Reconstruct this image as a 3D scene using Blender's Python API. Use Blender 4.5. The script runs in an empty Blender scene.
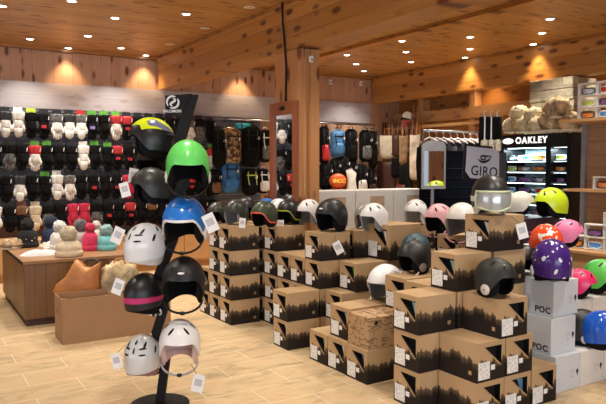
import bpy, math, random
from mathutils import Matrix, Vector, noise as mnoise
random.seed(7)
C = bpy.context.scene.collection
PI = math.pi
R = math.radians
# ------------------------------------------------------------------ camera, world, light, exposure
EYE = 1.55; FOC = 640.0; YAW = R(31.8); PIT = math.atan(35 / 640)
cam = bpy.data.cameras.new('camera'); co = bpy.data.objects.new('camera', cam); C.objects.link(co)
cam.sensor_width = 36; cam.lens = FOC / 606 * 36; cam.clip_end = 60
co.location = (0, 0, EYE); co.rotation_euler = (PI / 2 - PIT, 0, -YAW)
bpy.context.scene.camera = co
w = bpy.data.worlds.new('world'); bpy.context.scene.world = w; w.use_nodes = True
w.node_tree.nodes['Background'].inputs[0].default_value = (.75, .86, 1, 1)
w.node_tree.nodes['Background'].inputs[1].default_value = .6
vs = bpy.context.scene.view_settings
vs.view_transform = 'Standard'; vs.look = 'None'; vs.gamma = 1; vs.use_curve_mapping = False; vs.exposure = 0.0

def area(name, loc, rot, sx, sy, e, col):
    l = bpy.data.lights.new(name, 'AREA'); l.shape = 'RECTANGLE'; l.size = sx; l.size_y = sy; l.energy = e; l.color = col
    o = bpy.data.objects.new(name, l); o.location = loc; o.rotation_euler = rot; C.objects.link(o); return o
# daylight of the shop windows behind the camera
area('window_daylight', (.5, -3.3, 1.6), (R(88), 0, 0), 6.4, 2.2, 190, (.80, .88, 1))
area('window_daylight_side', (-3.4, 3.2, 1.6), (R(88), 0, R(-90)), 4.6, 2.2, 60, (.86, .9, 1))
SPOT_E = 104; SPOT_COL = (1, .92, .79)

# ------------------------------------------------------------------ pixel rays on the photograph (to read positions off it)
FW = (math.sin(YAW), math.cos(YAW)); RT = (math.cos(YAW), -math.sin(YAW))
def ray(px, py):
    u = (px - 303) / FOC; v = -(py - 202) / FOC
    c, s = math.cos(PIT), math.sin(PIT); f = c + v * s; up = -s + v * c
    return Vector((RT[0] * u + FW[0] * f, RT[1] * u + FW[1] * f, up))
def atd(px, py, d):
    q = ray(px, py); t = d / (q.x * FW[0] + q.y * FW[1]); return q * t + Vector((0, 0, EYE))
def atz(px, py, z):
    q = ray(px, py); return q * ((z - EYE) / q.z) + Vector((0, 0, EYE))
def aty(px, py, Y):
    q = ray(px, py); return q * (Y / q.y) + Vector((0, 0, EYE))
def atx(px, py, X):
    q = ray(px, py); return q * (X / q.x) + Vector((0, 0, EYE))

# ------------------------------------------------------------------ materials
MC = {}
def nt_new(name):
    m = bpy.data.materials.new(name); m.use_nodes = True
    return m, m.node_tree, m.node_tree.nodes['Principled BSDF']
def mat(name, col, rough=.5, metal=0, var=.12, scale=12, emis=0, bump=0, spec=.5, coat=0):
    if name in MC: return MC[name]
    m, t, b = nt_new(name); MC[name] = m
    tc = t.nodes.new('ShaderNodeTexCoord'); n = t.nodes.new('ShaderNodeTexNoise'); n.inputs['Scale'].default_value = scale; n.inputs['Detail'].default_value = 4
    t.links.new(tc.outputs['Object'], n.inputs['Vector'])
    r = t.nodes.new('ShaderNodeValToRGB'); r.color_ramp.elements[0].position = .3; r.color_ramp.elements[1].position = .7
    r.color_ramp.elements[0].color = tuple(c * (1 - var) for c in col) + (1,); r.color_ramp.elements[1].color = tuple(min(1, c * (1 + var)) for c in col) + (1,)
    t.links.new(n.outputs['Fac'], r.inputs['Fac']); t.links.new(r.outputs['Color'], b.inputs['Base Color'])
    b.inputs['Roughness'].default_value = rough; b.inputs['Metallic'].default_value = metal
    b.inputs['Specular IOR Level'].default_value = spec; b.inputs['Coat Weight'].default_value = coat
    if emis:
        b.inputs['Emission Color'].default_value = tuple(col) + (1,); b.inputs['Emission Strength'].default_value = emis
    if bump:
        bp = t.nodes.new('ShaderNodeBump'); bp.inputs['Strength'].default_value = bump; bp.inputs['Distance'].default_value = .02
        n2 = t.nodes.new('ShaderNodeTexNoise'); n2.inputs['Scale'].default_value = scale * 4; n2.inputs['Detail'].default_value = 6
        t.links.new(tc.outputs['Object'], n2.inputs['Vector']); t.links.new(n2.outputs['Fac'], bp.inputs['Height']); t.links.new(bp.outputs['Normal'], b.inputs['Normal'])
    return m
def M_(t, op, a, b=None, c=None):
    n = t.nodes.new('ShaderNodeMath'); n.operation = op
    for i, v in enumerate((a, b, c)):
        if v is None: continue
        if isinstance(v, (int, float)): n.inputs[i].default_value = v
        else: t.links.new(v, n.inputs[i])
    return n.outputs[0]
def mixc(t, fac, a, b):
    n = t.nodes.new('ShaderNodeMix'); n.data_type = 'RGBA'
    for k, v in ((0, fac), (6, a), (7, b)):
        if isinstance(v, (int, float)): n.inputs[k].default_value = v
        elif isinstance(v, tuple): n.inputs[k].default_value = v + (1,)
        else: t.links.new(v, n.inputs[k])
    return n.outputs[2]
def wood(name, along, across, pw, light, dark, knot=(.13, .04, .015), rough=.45, knots=1.0, groove=.5):
    """boards running along one axis, each board its own tone, grain and knots"""
    if name in MC: return MC[name]
    m, t, b = nt_new(name); MC[name] = m
    tc = t.nodes.new('ShaderNodeTexCoord'); s = t.nodes.new('ShaderNodeSeparateXYZ'); t.links.new(tc.outputs['Object'], s.inputs[0])
    if isinstance(along, str): u = s.outputs['XYZ'.index(along)]
    v = s.outputs['XYZ'.index(across)] if len(across) == 1 else M_(t, 'ADD', s.outputs['XYZ'.index(across[0])], s.outputs['XYZ'.index(across[1])])
    q = M_(t, 'DIVIDE', v, pw); idx = M_(t, 'FLOOR', q); fr = M_(t, 'FRACT', q)
    wn = t.nodes.new('ShaderNodeTexWhiteNoise'); wn.noise_dimensions = '1D'; t.links.new(idx, wn.inputs['W']); rnd = wn.outputs['Value']
    uo = M_(t, 'MULTIPLY_ADD', rnd, 13.7, u)
    def comb(a, bb, c):
        n = t.nodes.new('ShaderNodeCombineXYZ')
        for i, x in enumerate((a, bb, c)):
            if isinstance(x, (int, float)): n.inputs[i].default_value = x
            else: t.links.new(x, n.inputs[i])
        return n.outputs[0]
    g = t.nodes.new('ShaderNodeTexNoise'); g.inputs['Scale'].default_value = 1; g.inputs['Detail'].default_value = 5; g.inputs['Distortion'].default_value = .6
    t.links.new(comb(M_(t, 'MULTIPLY', uo, 1.3), M_(t, 'MULTIPLY', v, 34), 0), g.inputs['Vector'])
    tone = M_(t, 'ADD', M_(t, 'MULTIPLY', g.outputs['Fac'], .75), M_(t, 'MULTIPLY', rnd, .38))
    col = mixc(t, M_(t, 'SUBTRACT', tone, .12), tuple(light), tuple(dark))
    vo = t.nodes.new('ShaderNodeTexVoronoi'); vo.inputs['Scale'].default_value = 1
    t.links.new(comb(M_(t, 'MULTIPLY', uo, 3.1), M_(t, 'MULTIPLY', v, 7.5), M_(t, 'MULTIPLY', rnd, 3)), vo.inputs['Vector'])
    kf = t.nodes.new('ShaderNodeMapRange'); kf.inputs[1].default_value = .30; kf.inputs[2].default_value = .15; kf.inputs[3].default_value = 0; kf.inputs[4].default_value = knots
    t.links.new(vo.outputs['Distance'], kf.inputs[0])
    col = mixc(t, kf.outputs[0], col, tuple(knot))
    if groove:
        e = M_(t, 'MINIMUM', fr, M_(t, 'SUBTRACT', 1, fr)); gf = t.nodes.new('ShaderNodeMapRange')
        gf.inputs[1].default_value = 0; gf.inputs[2].default_value = .006 / pw; gf.inputs[3].default_value = groove; gf.inputs[4].default_value = 0
        t.links.new(e, gf.inputs[0]); col = mixc(t, gf.outputs[0], col, tuple(c * .35 for c in dark))
    t.links.new(col, b.inputs['Base Color']); b.inputs['Roughness'].default_value = rough
    return m
def speckle(name, base, spots, thr=.62, scale=16):
    if name in MC: return MC[name]
    m, t, b = nt_new(name); MC[name] = m
    tc = t.nodes.new('ShaderNodeTexCoord'); n = t.nodes.new('ShaderNodeTexNoise'); n.inputs['Scale'].default_value = scale; n.inputs['Detail'].default_value = 1
    t.links.new(tc.outputs['Object'], n.inputs['Vector'])
    r = t.nodes.new('ShaderNodeValToRGB'); r.color_ramp.interpolation = 'CONSTANT'
    r.color_ramp.elements[0].color = base + (1,); r.color_ramp.elements[1].position = thr; r.color_ramp.elements[1].color = spots + (1,)
    t.links.new(n.outputs['Fac'], r.inputs['Fac']); t.links.new(r.outputs['Color'], b.inputs['Base Color']); b.inputs['Roughness'].default_value = .2
    return m

CEIL = wood('ceiling_pine', 'X', 'Y', .13, (.60, .32, .105), (.28, .13, .036), rough=.4, knots=1, groove=.9)
BEAM = wood('beam_pine', 'Y', 'Z', .17, (.56, .265, .07), (.25, .095, .022), rough=.38, knots=1)
WALLV = wood('wall_pine_upright', 'Z', 'XY', .14, (.60, .37, .25), (.33, .15, .08), knots=1.0)
WALLO = wood('wall_pine_amber', 'Y', 'Z', .2, (.52, .24, .065), (.30, .11, .025), knots=.8)
BAND = wood('whitewashed_board', 'X', 'Z', .37, (.52, .48, .51), (.34, .30, .32), knot=(.26, .18, .15), knots=.4, groove=.2)
POST = wood('post_pine', 'Z', 'XY', .26, (.60, .31, .13), (.40, .17, .06), knots=.9, groove=.3)
LIGHTWOOD = wood('light_pine', 'Y', 'Z', .3, (.66, .40, .19), (.52, .27, .11), knots=.5, groove=.2)
OAK = wood('counter_oak', 'Z', 'XY', .2, (.23, .115, .042), (.085, .038, .013), knots=.2, groove=.9)
OAKTOP = wood('counter_top_oak', 'X', 'Y', .3, (.36, .19, .08), (.22, .10, .04), knots=.2)
DRAW = wood('drawer_beech', 'X', 'Z', .5, (.60, .34, .15), (.46, .23, .09), knots=.2, groove=.3)
MIRW = wood('mirror_red_wood', 'Z', 'XY', .3, (.30, .09, .035), (.2, .055, .02), knots=.1, groove=0)
SLAT = mat('slate_slatwall', (.11, .11, .15), .6)
BLACK = mat('black_plastic', (.008, .008, .009), .35, spec=.35)
BLACKM = mat('black_matt', (.008, .008, .009), .6, spec=.25)
DKFAB = mat('black_fabric', (.007, .007, .008), .9, bump=.3, spec=.12)
WHITE = mat('white_plastic', (.82, .82, .82), .3)
PAPER = mat('white_paper', (.85, .85, .84), .7, var=.04)
CREAMF = mat('cream_fabric', (.72, .64, .5), .9, bump=.4)
STEEL = mat('brushed_steel', (.55, .55, .57), .3, metal=1)
GREYM = mat('grey_metal', (.32, .32, .34), .4, metal=.4)
LENS = mat('grey_mirror_lens', (.2, .22, .25), .08, metal=.6)
FURW = mat('cream_fur', (.90, .74, .46), 1, scale=25, var=.2, bump=.6)
FURB = mat('brown_white_fur', (.55, .40, .23), 1, scale=9, var=.85, bump=.6)
KRAFT = mat('plain_kraft', (.34, .19, .095), .75, var=.06, scale=5)
FOAM = mat('white_foam', (.72, .70, .66), .7)
LAMP = mat('downlight_glow', (1, .95, .85), .5, emis=14, var=0)
LAMPOFF = mat('downlight_off', (.6, .55, .45), .3)
TRIMW = mat('lamp_ring_white', (.85, .8, .7), .4)
MIRROR = mat('mirror_glass', (.86, .87, .88), .02, metal=1, var=0)
TAN = mat('label_tan', (.42, .27, .13), .7)

def kraft_print():
    m, t, b = nt_new('kraft_mountain_print')
    tc = t.nodes.new('ShaderNodeTexCoord'); s = t.nodes.new('ShaderNodeSeparateXYZ'); t.links.new(tc.outputs['Object'], s.inputs[0])
    cb = t.nodes.new('ShaderNodeCombineXYZ'); t.links.new(s.outputs[0], cb.inputs[0]); t.links.new(s.outputs[1], cb.inputs[1])
    t.links.new(M_(t, 'MULTIPLY', s.outputs[2], .55), cb.inputs[2])
    n = t.nodes.new('ShaderNodeTexNoise'); n.inputs['Scale'].default_value = 12; n.inputs['Detail'].default_value = 7; n.inputs['Roughness'].default_value = .62
    t.links.new(cb.outputs[0], n.inputs['Vector'])
    nl = t.nodes.new('ShaderNodeTexNoise'); nl.inputs['Scale'].default_value = 7; t.links.new(cb.outputs[0], nl.inputs['Vector'])
    u = M_(t, 'ADD', M_(t, 'MULTIPLY_ADD', s.outputs[1], 1.37, s.outputs[0]), M_(t, 'MULTIPLY', nl.outputs['Fac'], .08))
    def tri(k, amp, ph): return M_(t, 'MULTIPLY', M_(t, 'SUBTRACT', 1, M_(t, 'MULTIPLY', M_(t, 'PINGPONG', M_(t, 'MULTIPLY_ADD', u, k, ph), 1), 1)), amp)
    hsum = M_(t, 'ADD', M_(t, 'ADD', tri(15, .034, .3), tri(37, .020, .1)), M_(t, 'ADD', tri(83, .012, .5), M_(t, 'MULTIPLY_ADD', nl.outputs['Fac'], .12, .025)))
    d = M_(t, 'SUBTRACT', s.outputs[2], M_(t, 'MULTIPLY_ADD', n.outputs['Fac'], .03, hsum))
    mr = t.nodes.new('ShaderNodeMapRange'); mr.inputs[1].default_value = -.045; mr.inputs[2].default_value = .003; t.links.new(d, mr.inputs[0])
    mr2 = t.nodes.new('ShaderNodeMath'); mr2.operation = 'GREATER_THAN'; mr2.inputs[1].default_value = 0; t.links.new(d, mr2.inputs[0])
    base = M_(t, 'GREATER_THAN', s.outputs[2], .078)
    f = M_(t, 'MULTIPLY', M_(t, 'MAXIMUM', M_(t, 'MULTIPLY', M_(t, 'MULTIPLY', mr.outputs[0], n.outputs['Fac']), .5), mr2.outputs[0]), base)
    n2 = t.nodes.new('ShaderNodeTexNoise'); n2.inputs['Scale'].default_value = 6; t.links.new(tc.outputs['Object'], n2.inputs['Vector'])
    k = mixc(t, n2.outputs['Fac'], (.52, .355, .195), (.42, .275, .145))
    col = mixc(t, f, (.016, .011, .008), k); b.inputs['Specular IOR Level'].default_value = .25
    t.links.new(col, b.inputs['Base Color']); b.inputs['Roughness'].default_value = .62
    return m
KPRINT = kraft_print()
def label_mat():
    m, t, b = nt_new('printed_label')
    tc = t.nodes.new('ShaderNodeTexCoord'); s = t.nodes.new('ShaderNodeSeparateXYZ'); t.links.new(tc.outputs['Object'], s.inputs[0])
    wv = t.nodes.new('ShaderNodeTexWhiteNoise'); wv.noise_dimensions = '2D'
    cb = t.nodes.new('ShaderNodeCombineXYZ'); t.links.new(M_(t, 'FLOOR', M_(t, 'MULTIPLY', s.outputs[2], 160)), cb.inputs[0]); t.links.new(M_(t, 'FLOOR', M_(t, 'MULTIPLY', s.outputs[1], 120)), cb.inputs[1])
    t.links.new(cb.outputs[0], wv.inputs['Vector'])
    f = M_(t, 'MULTIPLY', M_(t, 'GREATER_THAN', wv.outputs['Value'], .7), .38)
    t.links.new(mixc(t, f, (.85, .85, .83), (.2, .2, .2)), b.inputs['Base Color']); b.inputs['Roughness'].default_value = .6
    return m
LABEL = label_mat()
def floor_mat():
    m, t, b = nt_new('stone_floor_tiles')
    tc = t.nodes.new('ShaderNodeTexCoord')
    mp = t.nodes.new('ShaderNodeMapping'); mp.inputs['Location'].default_value = (-.05, -.32, 0); t.links.new(tc.outputs['Object'], mp.inputs['Vector'])
    br = t.nodes.new('ShaderNodeTexBrick'); br.inputs['Scale'].default_value = 1; br.inputs['Brick Width'].default_value = .65; br.inputs['Row Height'].default_value = .3
    br.inputs['Mortar Size'].default_value = .004; br.inputs['Mortar Smooth'].default_value = .3
    br.inputs['Color1'].default_value = (.5, .5, .5, 1); br.inputs['Color2'].default_value = (.62, .62, .62, 1); br.inputs['Mortar'].default_value = (0, 0, 0, 1)
    t.links.new(mp.outputs[0], br.inputs['Vector'])
    mp2 = t.nodes.new('ShaderNodeMapping'); mp2.inputs['Scale'].default_value = (1, 2.6, 1); t.links.new(tc.outputs['Object'], mp2.inputs['Vector'])
    n = t.nodes.new('ShaderNodeTexNoise'); n.inputs['Scale'].default_value = 2.4; n.inputs['Detail'].default_value = 9; n.inputs['Roughness'].default_value = .65; n.inputs['Distortion'].default_value = 1.2
    t.links.new(mp2.outputs[0], n.inputs['Vector'])
    r = t.nodes.new('ShaderNodeValToRGB'); e = r.color_ramp.elements
    e[0].position = .3; e[0].color = (.33, .26, .16, 1); e[1].position = .72; e[1].color = (.52, .29, .16, 1)
    x = e.new(.42); x.color = (.50, .37, .21, 1); x = e.new(.52); x.color = (.62, .46, .27, 1); x = e.new(.62); x.color = (.61, .42, .24, 1)
    t.links.new(n.outputs['Fac'], r.inputs['Fac'])
    c = mixc(t, M_(t, 'MULTIPLY', br.outputs['Fac'], .7), r.outputs['Color'], (.84, .72, .52))
    t.links.new(c, b.inputs['Base Color']); b.inputs['Roughness'].default_value = .42; b.inputs['Specular IOR Level'].default_value = .3
    return m
def stone_mat():
    m, t, b = nt_new('rough_stone_blocks')
    tc = t.nodes.new('ShaderNodeTexCoord'); s = t.nodes.new('ShaderNodeSeparateXYZ'); t.links.new(tc.outputs['Object'], s.inputs[0])
    cb = t.nodes.new('ShaderNodeCombineXYZ'); t.links.new(M_(t, 'ADD', s.outputs[0], s.outputs[1]), cb.inputs[0]); t.links.new(s.outputs[2], cb.inputs[1])
    br = t.nodes.new('ShaderNodeTexBrick'); br.inputs['Scale'].default_value = 1; br.inputs['Brick Width'].default_value = .34; br.inputs['Row Height'].default_value = .15; br.inputs['Mortar Size'].default_value = .008
    br.inputs['Color1'].default_value = (.50, .42, .27, 1); br.inputs['Color2'].default_value = (.16, .125, .08, 1); br.inputs['Mortar'].default_value = (.16, .13, .09, 1)
    nd = t.nodes.new('ShaderNodeTexNoise'); nd.inputs['Scale'].default_value = 5; t.links.new(tc.outputs['Object'], nd.inputs['Vector'])
    va = t.nodes.new('ShaderNodeVectorMath'); va.operation = 'MULTIPLY_ADD'; t.links.new(nd.outputs['Color'], va.inputs[0]); va.inputs[1].default_value = (.16, .10, .1); t.links.new(cb.outputs[0], va.inputs[2])
    t.links.new(va.outputs[0], br.inputs['Vector'])
    n = t.nodes.new('ShaderNodeTexNoise'); n.inputs['Scale'].default_value = 9; n.inputs['Detail'].default_value = 8; t.links.new(tc.outputs['Object'], n.inputs['Vector'])
    t.links.new(mixc(t, M_(t, 'MULTIPLY', n.outputs['Fac'], .5), br.outputs['Color'], (.6, .54, .42)), b.inputs['Base Color'])
    bp = t.nodes.new('ShaderNodeBump'); bp.inputs['Strength'].default_value = .9; bp.inputs['Distance'].default_value = .04; t.links.new(n.outputs['Fac'], bp.inputs['Height']); t.links.new(bp.outputs[0], b.inputs['Normal'])
    b.inputs['Roughness'].default_value = .8
    return m

# ------------------------------------------------------------------ mesh building
class MB:
    def __init__(s): s.v = []; s.f = []; s.m = Matrix()
    def add(s, vs, fs):
        o = len(s.v); s.v += [tuple(s.m @ Vector(p)) for p in vs]; s.f += [tuple(o + i for i in q) for q in fs]; return s
    def box(s, c, d, rz=0, ry=0, rx=0):
        M = Matrix.Translation(c) @ Matrix.Rotation(rz, 4, 'Z') @ Matrix.Rotation(ry, 4, 'Y') @ Matrix.Rotation(rx, 4, 'X')
        x, y, z = d[0] / 2, d[1] / 2, d[2] / 2
        vs = [M @ Vector(p) for p in ((-x, -y, -z), (x, -y, -z), (x, y, -z), (-x, y, -z), (-x, -y, z), (x, -y, z), (x, y, z), (-x, y, z))]
        return s.add(vs, [(0, 3, 2, 1), (4, 5, 6, 7), (0, 1, 5, 4), (1, 2, 6, 5), (2, 3, 7, 6), (3, 0, 4, 7)])
    def span(s, a, b):
        return s.box([(a[i] + b[i]) / 2 for i in range(3)], [abs(b[i] - a[i]) for i in range(3)])
    def tube(s, pts, rad, n=8, flat=1):
        P = [Vector(p) for p in pts]
        if isinstance(rad, (int, float)): rad = [rad] * len(P)
        vs = []; fs = []; up = None
        for i, p in enumerate(P):
            d = (P[min(i + 1, len(P) - 1)] - P[max(i - 1, 0)]).normalized()
            if up is None or abs(up.dot(d)) > .95: up = Vector((0, 1, 0)) if abs(d.y) < .9 else Vector((1, 0, 0))
            a = d.cross(up).normalized(); bb = a.cross(d).normalized(); up = bb
            for k in range(n):
                t = 2 * PI * k / n; vs.append(p + a * math.cos(t) * rad[i] + bb * math.sin(t) * rad[i] * flat)
        for i in range(len(P) - 1):
            for k in range(n): fs.append((i * n + k, i * n + (k + 1) % n, (i + 1) * n + (k + 1) % n, (i + 1) * n + k))
        fs.append(tuple(range(n))[::-1]); fs.append(tuple((len(P) - 1) * n + k for k in range(n)))
        return s.add(vs, fs)
    def lathe(s, prof, n=20, c=(0, 0, 0), sx=1, sy=1):
        vs = []; fs = []
        for r, z in prof:
            for k in range(n): t = 2 * PI * k / n; vs.append((c[0] + r * math.cos(t) * sx, c[1] + r * math.sin(t) * sy, c[2] + z))
        for i in range(len(prof) - 1):
            for k in range(n): fs.append((i * n + k, i * n + (k + 1) % n, (i + 1) * n + (k + 1) % n, (i + 1) * n + k))
        fs.append(tuple(range(n))[::-1]); fs.append(tuple((len(prof) - 1) * n + k for k in range(n)))
        return s.add(vs, fs)
    def ball(s, c, r, n=12, k=8, bump=0, seed=0, fr=6):
        if isinstance(r, (int, float)): r = (r, r, r)
        vs = []; fs = []
        for i in range(k + 1):
            ph = PI * i / k
            for j in range(n):
                th = 2 * PI * j / n; d = Vector((math.sin(ph) * math.cos(th), math.sin(ph) * math.sin(th), math.cos(ph)))
                q = 1 + (bump * mnoise.noise(d * fr + Vector((seed, seed, 0))) if bump else 0)
                vs.append((c[0] + d.x * r[0] * q, c[1] + d.y * r[1] * q, c[2] + d.z * r[2] * q))
        for i in range(k):
            for j in range(n): fs.append((i * n + j, (i + 1) * n + j, (i + 1) * n + (j + 1) % n, i * n + (j + 1) % n))
        return s.add(vs, fs)
    def prism(s, poly, y0, y1):            # poly in XZ, extruded along Y
        n = len(poly); vs = [(p[0], y0, p[1]) for p in poly] + [(p[0], y1, p[1]) for p in poly]
        fs = [tuple(range(n)), tuple(range(n, 2 * n))[::-1]] + [(i, i + n, (i + 1) % n + n, (i + 1) % n) for i in range(n)]
        return s.add(vs, fs)
    def pillow(s, poly, t, rings=5, wr=0, seed=0, cy=0):     # puffed shape from an outline in XZ
        n = len(poly); cx = sum(p[0] for p in poly) / n; cz = sum(p[1] for p in poly) / n
        vs = []; fs = []
        ss = [math.sin(PI / 2 * (i + 1) / rings) for i in range(rings)]
        for side in (-1, 1):
            for q in ss:
                for p in poly:
                    x = cx + (p[0] - cx) * q; z = cz + (p[1] - cz) * q
                    y = side * t * math.sqrt(max(0, 1 - q ** 4)) * .5
                    if wr: y += side * wr * mnoise.noise(Vector((x * 9 + seed, z * 9, seed))) * (1 if q < .98 else 0)
                    vs.append((x, cy + y, z))
            vs.append((cx, cy + side * t * .5 + (side * wr * mnoise.noise(Vector((cx * 9 + seed, cz * 9, seed))) if wr else 0), cz))
        H = rings * n + 1
        for sd in (0, 1):
            o = sd * H
            for i in range(rings - 1):
                for k in range(n):
                    a = (o + i * n + k, o + i * n + (k + 1) % n, o + (i + 1) * n + (k + 1) % n, o + (i + 1) * n + k); fs.append(a if sd else a[::-1])
            for k in range(n):
                a = (o + rings * n, o + (k + 1) % n, o + k); fs.append(a if sd else a[::-1])
        for k in range(n): fs.append(((rings - 1) * n + k, (rings - 1) * n + (k + 1) % n, H + (rings - 1) * n + (k + 1) % n, H + (rings - 1) * n + k))
        return s.add(vs, fs)
    def grid(s, fn, nu, nv, close=False):
        vs = [fn(i / (nu if close else nu - 1), j / (nv - 1)) for i in range(nu) for j in range(nv)]
        fs = []
        for i in range(nu if close else nu - 1):
            for j in range(nv - 1):
                a = i * nv + j; b = ((i + 1) % nu) * nv + j; fs.append((a, b, b + 1, a + 1))
        return s.add(vs, fs)
    def build(s, name, m, parent=None, smooth=False, bevel=0):
        me = bpy.data.meshes.new(name); me.from_pydata(s.v, [], s.f); me.materials.append(m)
        if smooth: me.polygons.foreach_set('use_smooth', [True] * len(me.polygons))
        me.validate(); o = bpy.data.objects.new(name, me); C.objects.link(o)
        if parent is not None: o.parent = parent
        if bevel:
            b = o.modifiers.new('bevel', 'BEVEL'); b.width = bevel; b.segments = 2; b.limit_method = 'ANGLE'
        return o
def thing(name, label, cat, loc=(0, 0, 0), rz=0, group=None, rx=0, ry=0, sc=1):
    o = bpy.data.objects.new(name, None); C.objects.link(o); o.empty_display_size = .1
    o.location = loc; o.rotation_euler = (rx, ry, rz); o.scale = (sc, sc, sc); o['label'] = label; o['category'] = cat
    if group: o['group'] = group
    return o
def tag(o, label, cat, group=None):
    o['label'] = label; o['category'] = cat
    if group: o['group'] = group
    return o
def struct(name, mb, m, **k):
    o = mb.build(name, m, **k); o['kind'] = 'structure'; return o
def copy_tree(o, parent=None):
    c = o.copy(); C.objects.link(c)
    if parent is not None: c.parent = parent
    for ch in list(o.children): copy_tree(ch, c)
    return c
def dup(o, loc, rz=0, label=None, group=None, rx=None):
    c = copy_tree(o); c.location = loc; c.rotation_euler = (o.rotation_euler[0] if rx is None else rx, o.rotation_euler[1], rz)
    if label: c['label'] = label
    if group: c['group'] = group
    return c
class Proto:
    """first use moves the original, later uses copy it"""
    def __init__(s, root): s.root = root; s.used = False
    def put(s, loc, rz=0, label=None, group=None, sc=None):
        if not s.used: s.used = True; o = s.root
        else: o = copy_tree(s.root)
        o.location = loc; o.rotation_euler = (o.rotation_euler[0], o.rotation_euler[1], rz)
        if label: o['label'] = label
        if group: o['group'] = group
        if sc: o.scale = (sc, sc, sc)
        return o
def text(name, s, size, m, parent, loc, rot, ext=.001, spacing=1, bold=0):
    cu = bpy.data.curves.new(name, 'FONT'); cu.body = s; cu.size = size; cu.extrude = ext; cu.offset = bold; cu.align_x = 'CENTER'; cu.align_y = 'CENTER'; cu.space_character = spacing
    to = bpy.data.objects.new(name, cu); C.objects.link(to); bpy.context.view_layer.update()
    me = bpy.data.meshes.new_from_object(to); me.name = name; bpy.data.objects.remove(to); bpy.data.curves.remove(cu)
    me.materials.clear(); me.materials.append(m); o = bpy.data.objects.new(name, me); C.objects.link(o)
    o.parent = parent; o.location = loc; o.rotation_euler = rot; return o

# ================================================================== THE SETTING
ZC = 3.27
BY = 9.9; BX1 = 3.42; BX2 = 7.65; RX = 8.4
struct('floor', MB().span((-3.6, -3.6, -.08), (9, 10.1, 0)), floor_mat())
struct('ceiling', MB().span((-3.6, -3.6, ZC), (9, 10.1, ZC + .1)), CEIL)
struct('wall_back', MB().span((-3.6, BY, 0), (9, BY + .15, ZC)), WALLV)
struct('wall_left', MB().span((-3.6, 5.9, 0), (-3.45, BY, ZC)).span((-3.6, -3.6, 0), (-3.45, .6, ZC)).span((-3.6, .6, 0), (-3.45, 5.9, .45)).span((-3.6, .6, 2.75), (-3.45, 5.9, ZC)), WALLV)
struct('wall_rear', MB().span((-3.45, -3.5, 0), (-3.0, -3.35, ZC)).span((4.2, -3.5, 0), (RX, -3.35, ZC)).span((-3.0, -3.5, 0), (4.2, -3.35, .45)).span((-3.0, -3.5, 2.75), (4.2, -3.35, ZC)), WALLV)
WF = MB()
for x in (-3, -.6, 1.8, 4.15): WF.span((x, -3.48, .45), (x + .06, -3.38, 2.75))
struct('window_1', WF.span((-3, -3.48, .45), (4.2, -3.38, .52)).span((-3, -3.48, 2.68), (4.2, -3.38, 2.75)), LIGHTWOOD)
WF = MB()
for y in (.6, 3.2, 5.84): WF.span((-3.58, y, .45), (-3.48, y + .06, 2.75))
struct('window_2', WF.span((-3.58, .6, .45), (-3.48, 5.9, .52)).span((-3.58, .6, 2.68), (-3.48, 5.9, 2.75)), LIGHTWOOD)
struct('wall_right', MB().span((RX, -3.5, 0), (RX + .15, BY, ZC)), WALLO)
struct('trim_1', MB().span((-3.4, BY - .03, 2.39), (7.65, BY, 2.765)), BAND)
struct('trim_2', MB().span((-3.4, BY - .05, ZC - .045), (8.35, BY, ZC)), BEAM)
SW = MB().span((-3.4, BY - .025, .78), (5.25, BY, 2.385))
struct('trim_3', SW, SLAT)
GR = MB()
for i in range(14): GR.span((-3.4, BY - .034, .85 + i * .115), (5.25, BY - .026, .862 + i * .115))
struct('trim_4', GR, GREYM)
struct('trim_5', MB().span((-3.4, BY - .03, 0), (5.25, BY, .775)), wood('dark_wainscot', 'X', 'Z', .3, (.16, .075, .035), (.10, .045, .02), knots=.2))
# great beam over the shop and its twin by the right wall
struct('trim_6', MB().span((BX1, -3.4, 2.76), (BX1 + .24, BY - .06, ZC - .001)), BEAM, bevel=.006)
struct('trim_7', MB().span((BX1 - .025, -3.4, 3.19), (BX1 - .001, BY - .06, ZC - .002)).span((BX1 + .241, -3.4, 3.13), (BX1 + .30, BY - .06, ZC - .002)), BEAM, bevel=.004)
struct('trim_8', MB().span((BX2, -3.4, 2.77), (BX2 + .22, BY - .06, ZC - .001)), BEAM, bevel=.006)
struct('trim_9', MB().span((5.42, -3.4, ZC - .05), (5.56, BY - .06, ZC - .001)), BEAM)
cm = MB().span((BX1 + .0, 5.6, 0), (BX1 + .235, 6.1, 2.758)); struct('trim_10', cm, POST, bevel=.008)
struct('trim_11', MB().span((BX1 + .05, 5.575, .05), (BX1 + .075, 5.599, 2.75)).span((BX1 + .13, 5.575, .05), (BX1 + .236, 5.599, 2.75)), POST)
# studs, ledge and rails of the right wall under the twin beam
st = MB()
for y in (9.1, 7.82, 6.55, 4.4): st.span((RX - .16, y - .07, .1), (RX - .001, y + .07, 3.26))
struct('trim_12', st, LIGHTWOOD)
struct('trim_13', MB().span((RX - .2, 3, 2.38), (RX - .161, BY - .04, 2.55)).span((RX - .2, 3, 1.9), (RX - .161, BY - .04, 2.03)).span((RX - .2, 3, 2.55), (RX - .05, BY - .04, 2.58)), LIGHTWOOD)
# vertical stone pillar carrying the twin beam
pm = MB()
for i in range(18):
    j = lambda: random.uniform(-.02, .02)
    pm.span((7.5 + j(), 5.35 + j(), i * .153), (8.04 + j(), 6.03 + j(), i * .153 + .150))
struct('trim_14', pm, stone_mat(), bevel=.012)

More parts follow.
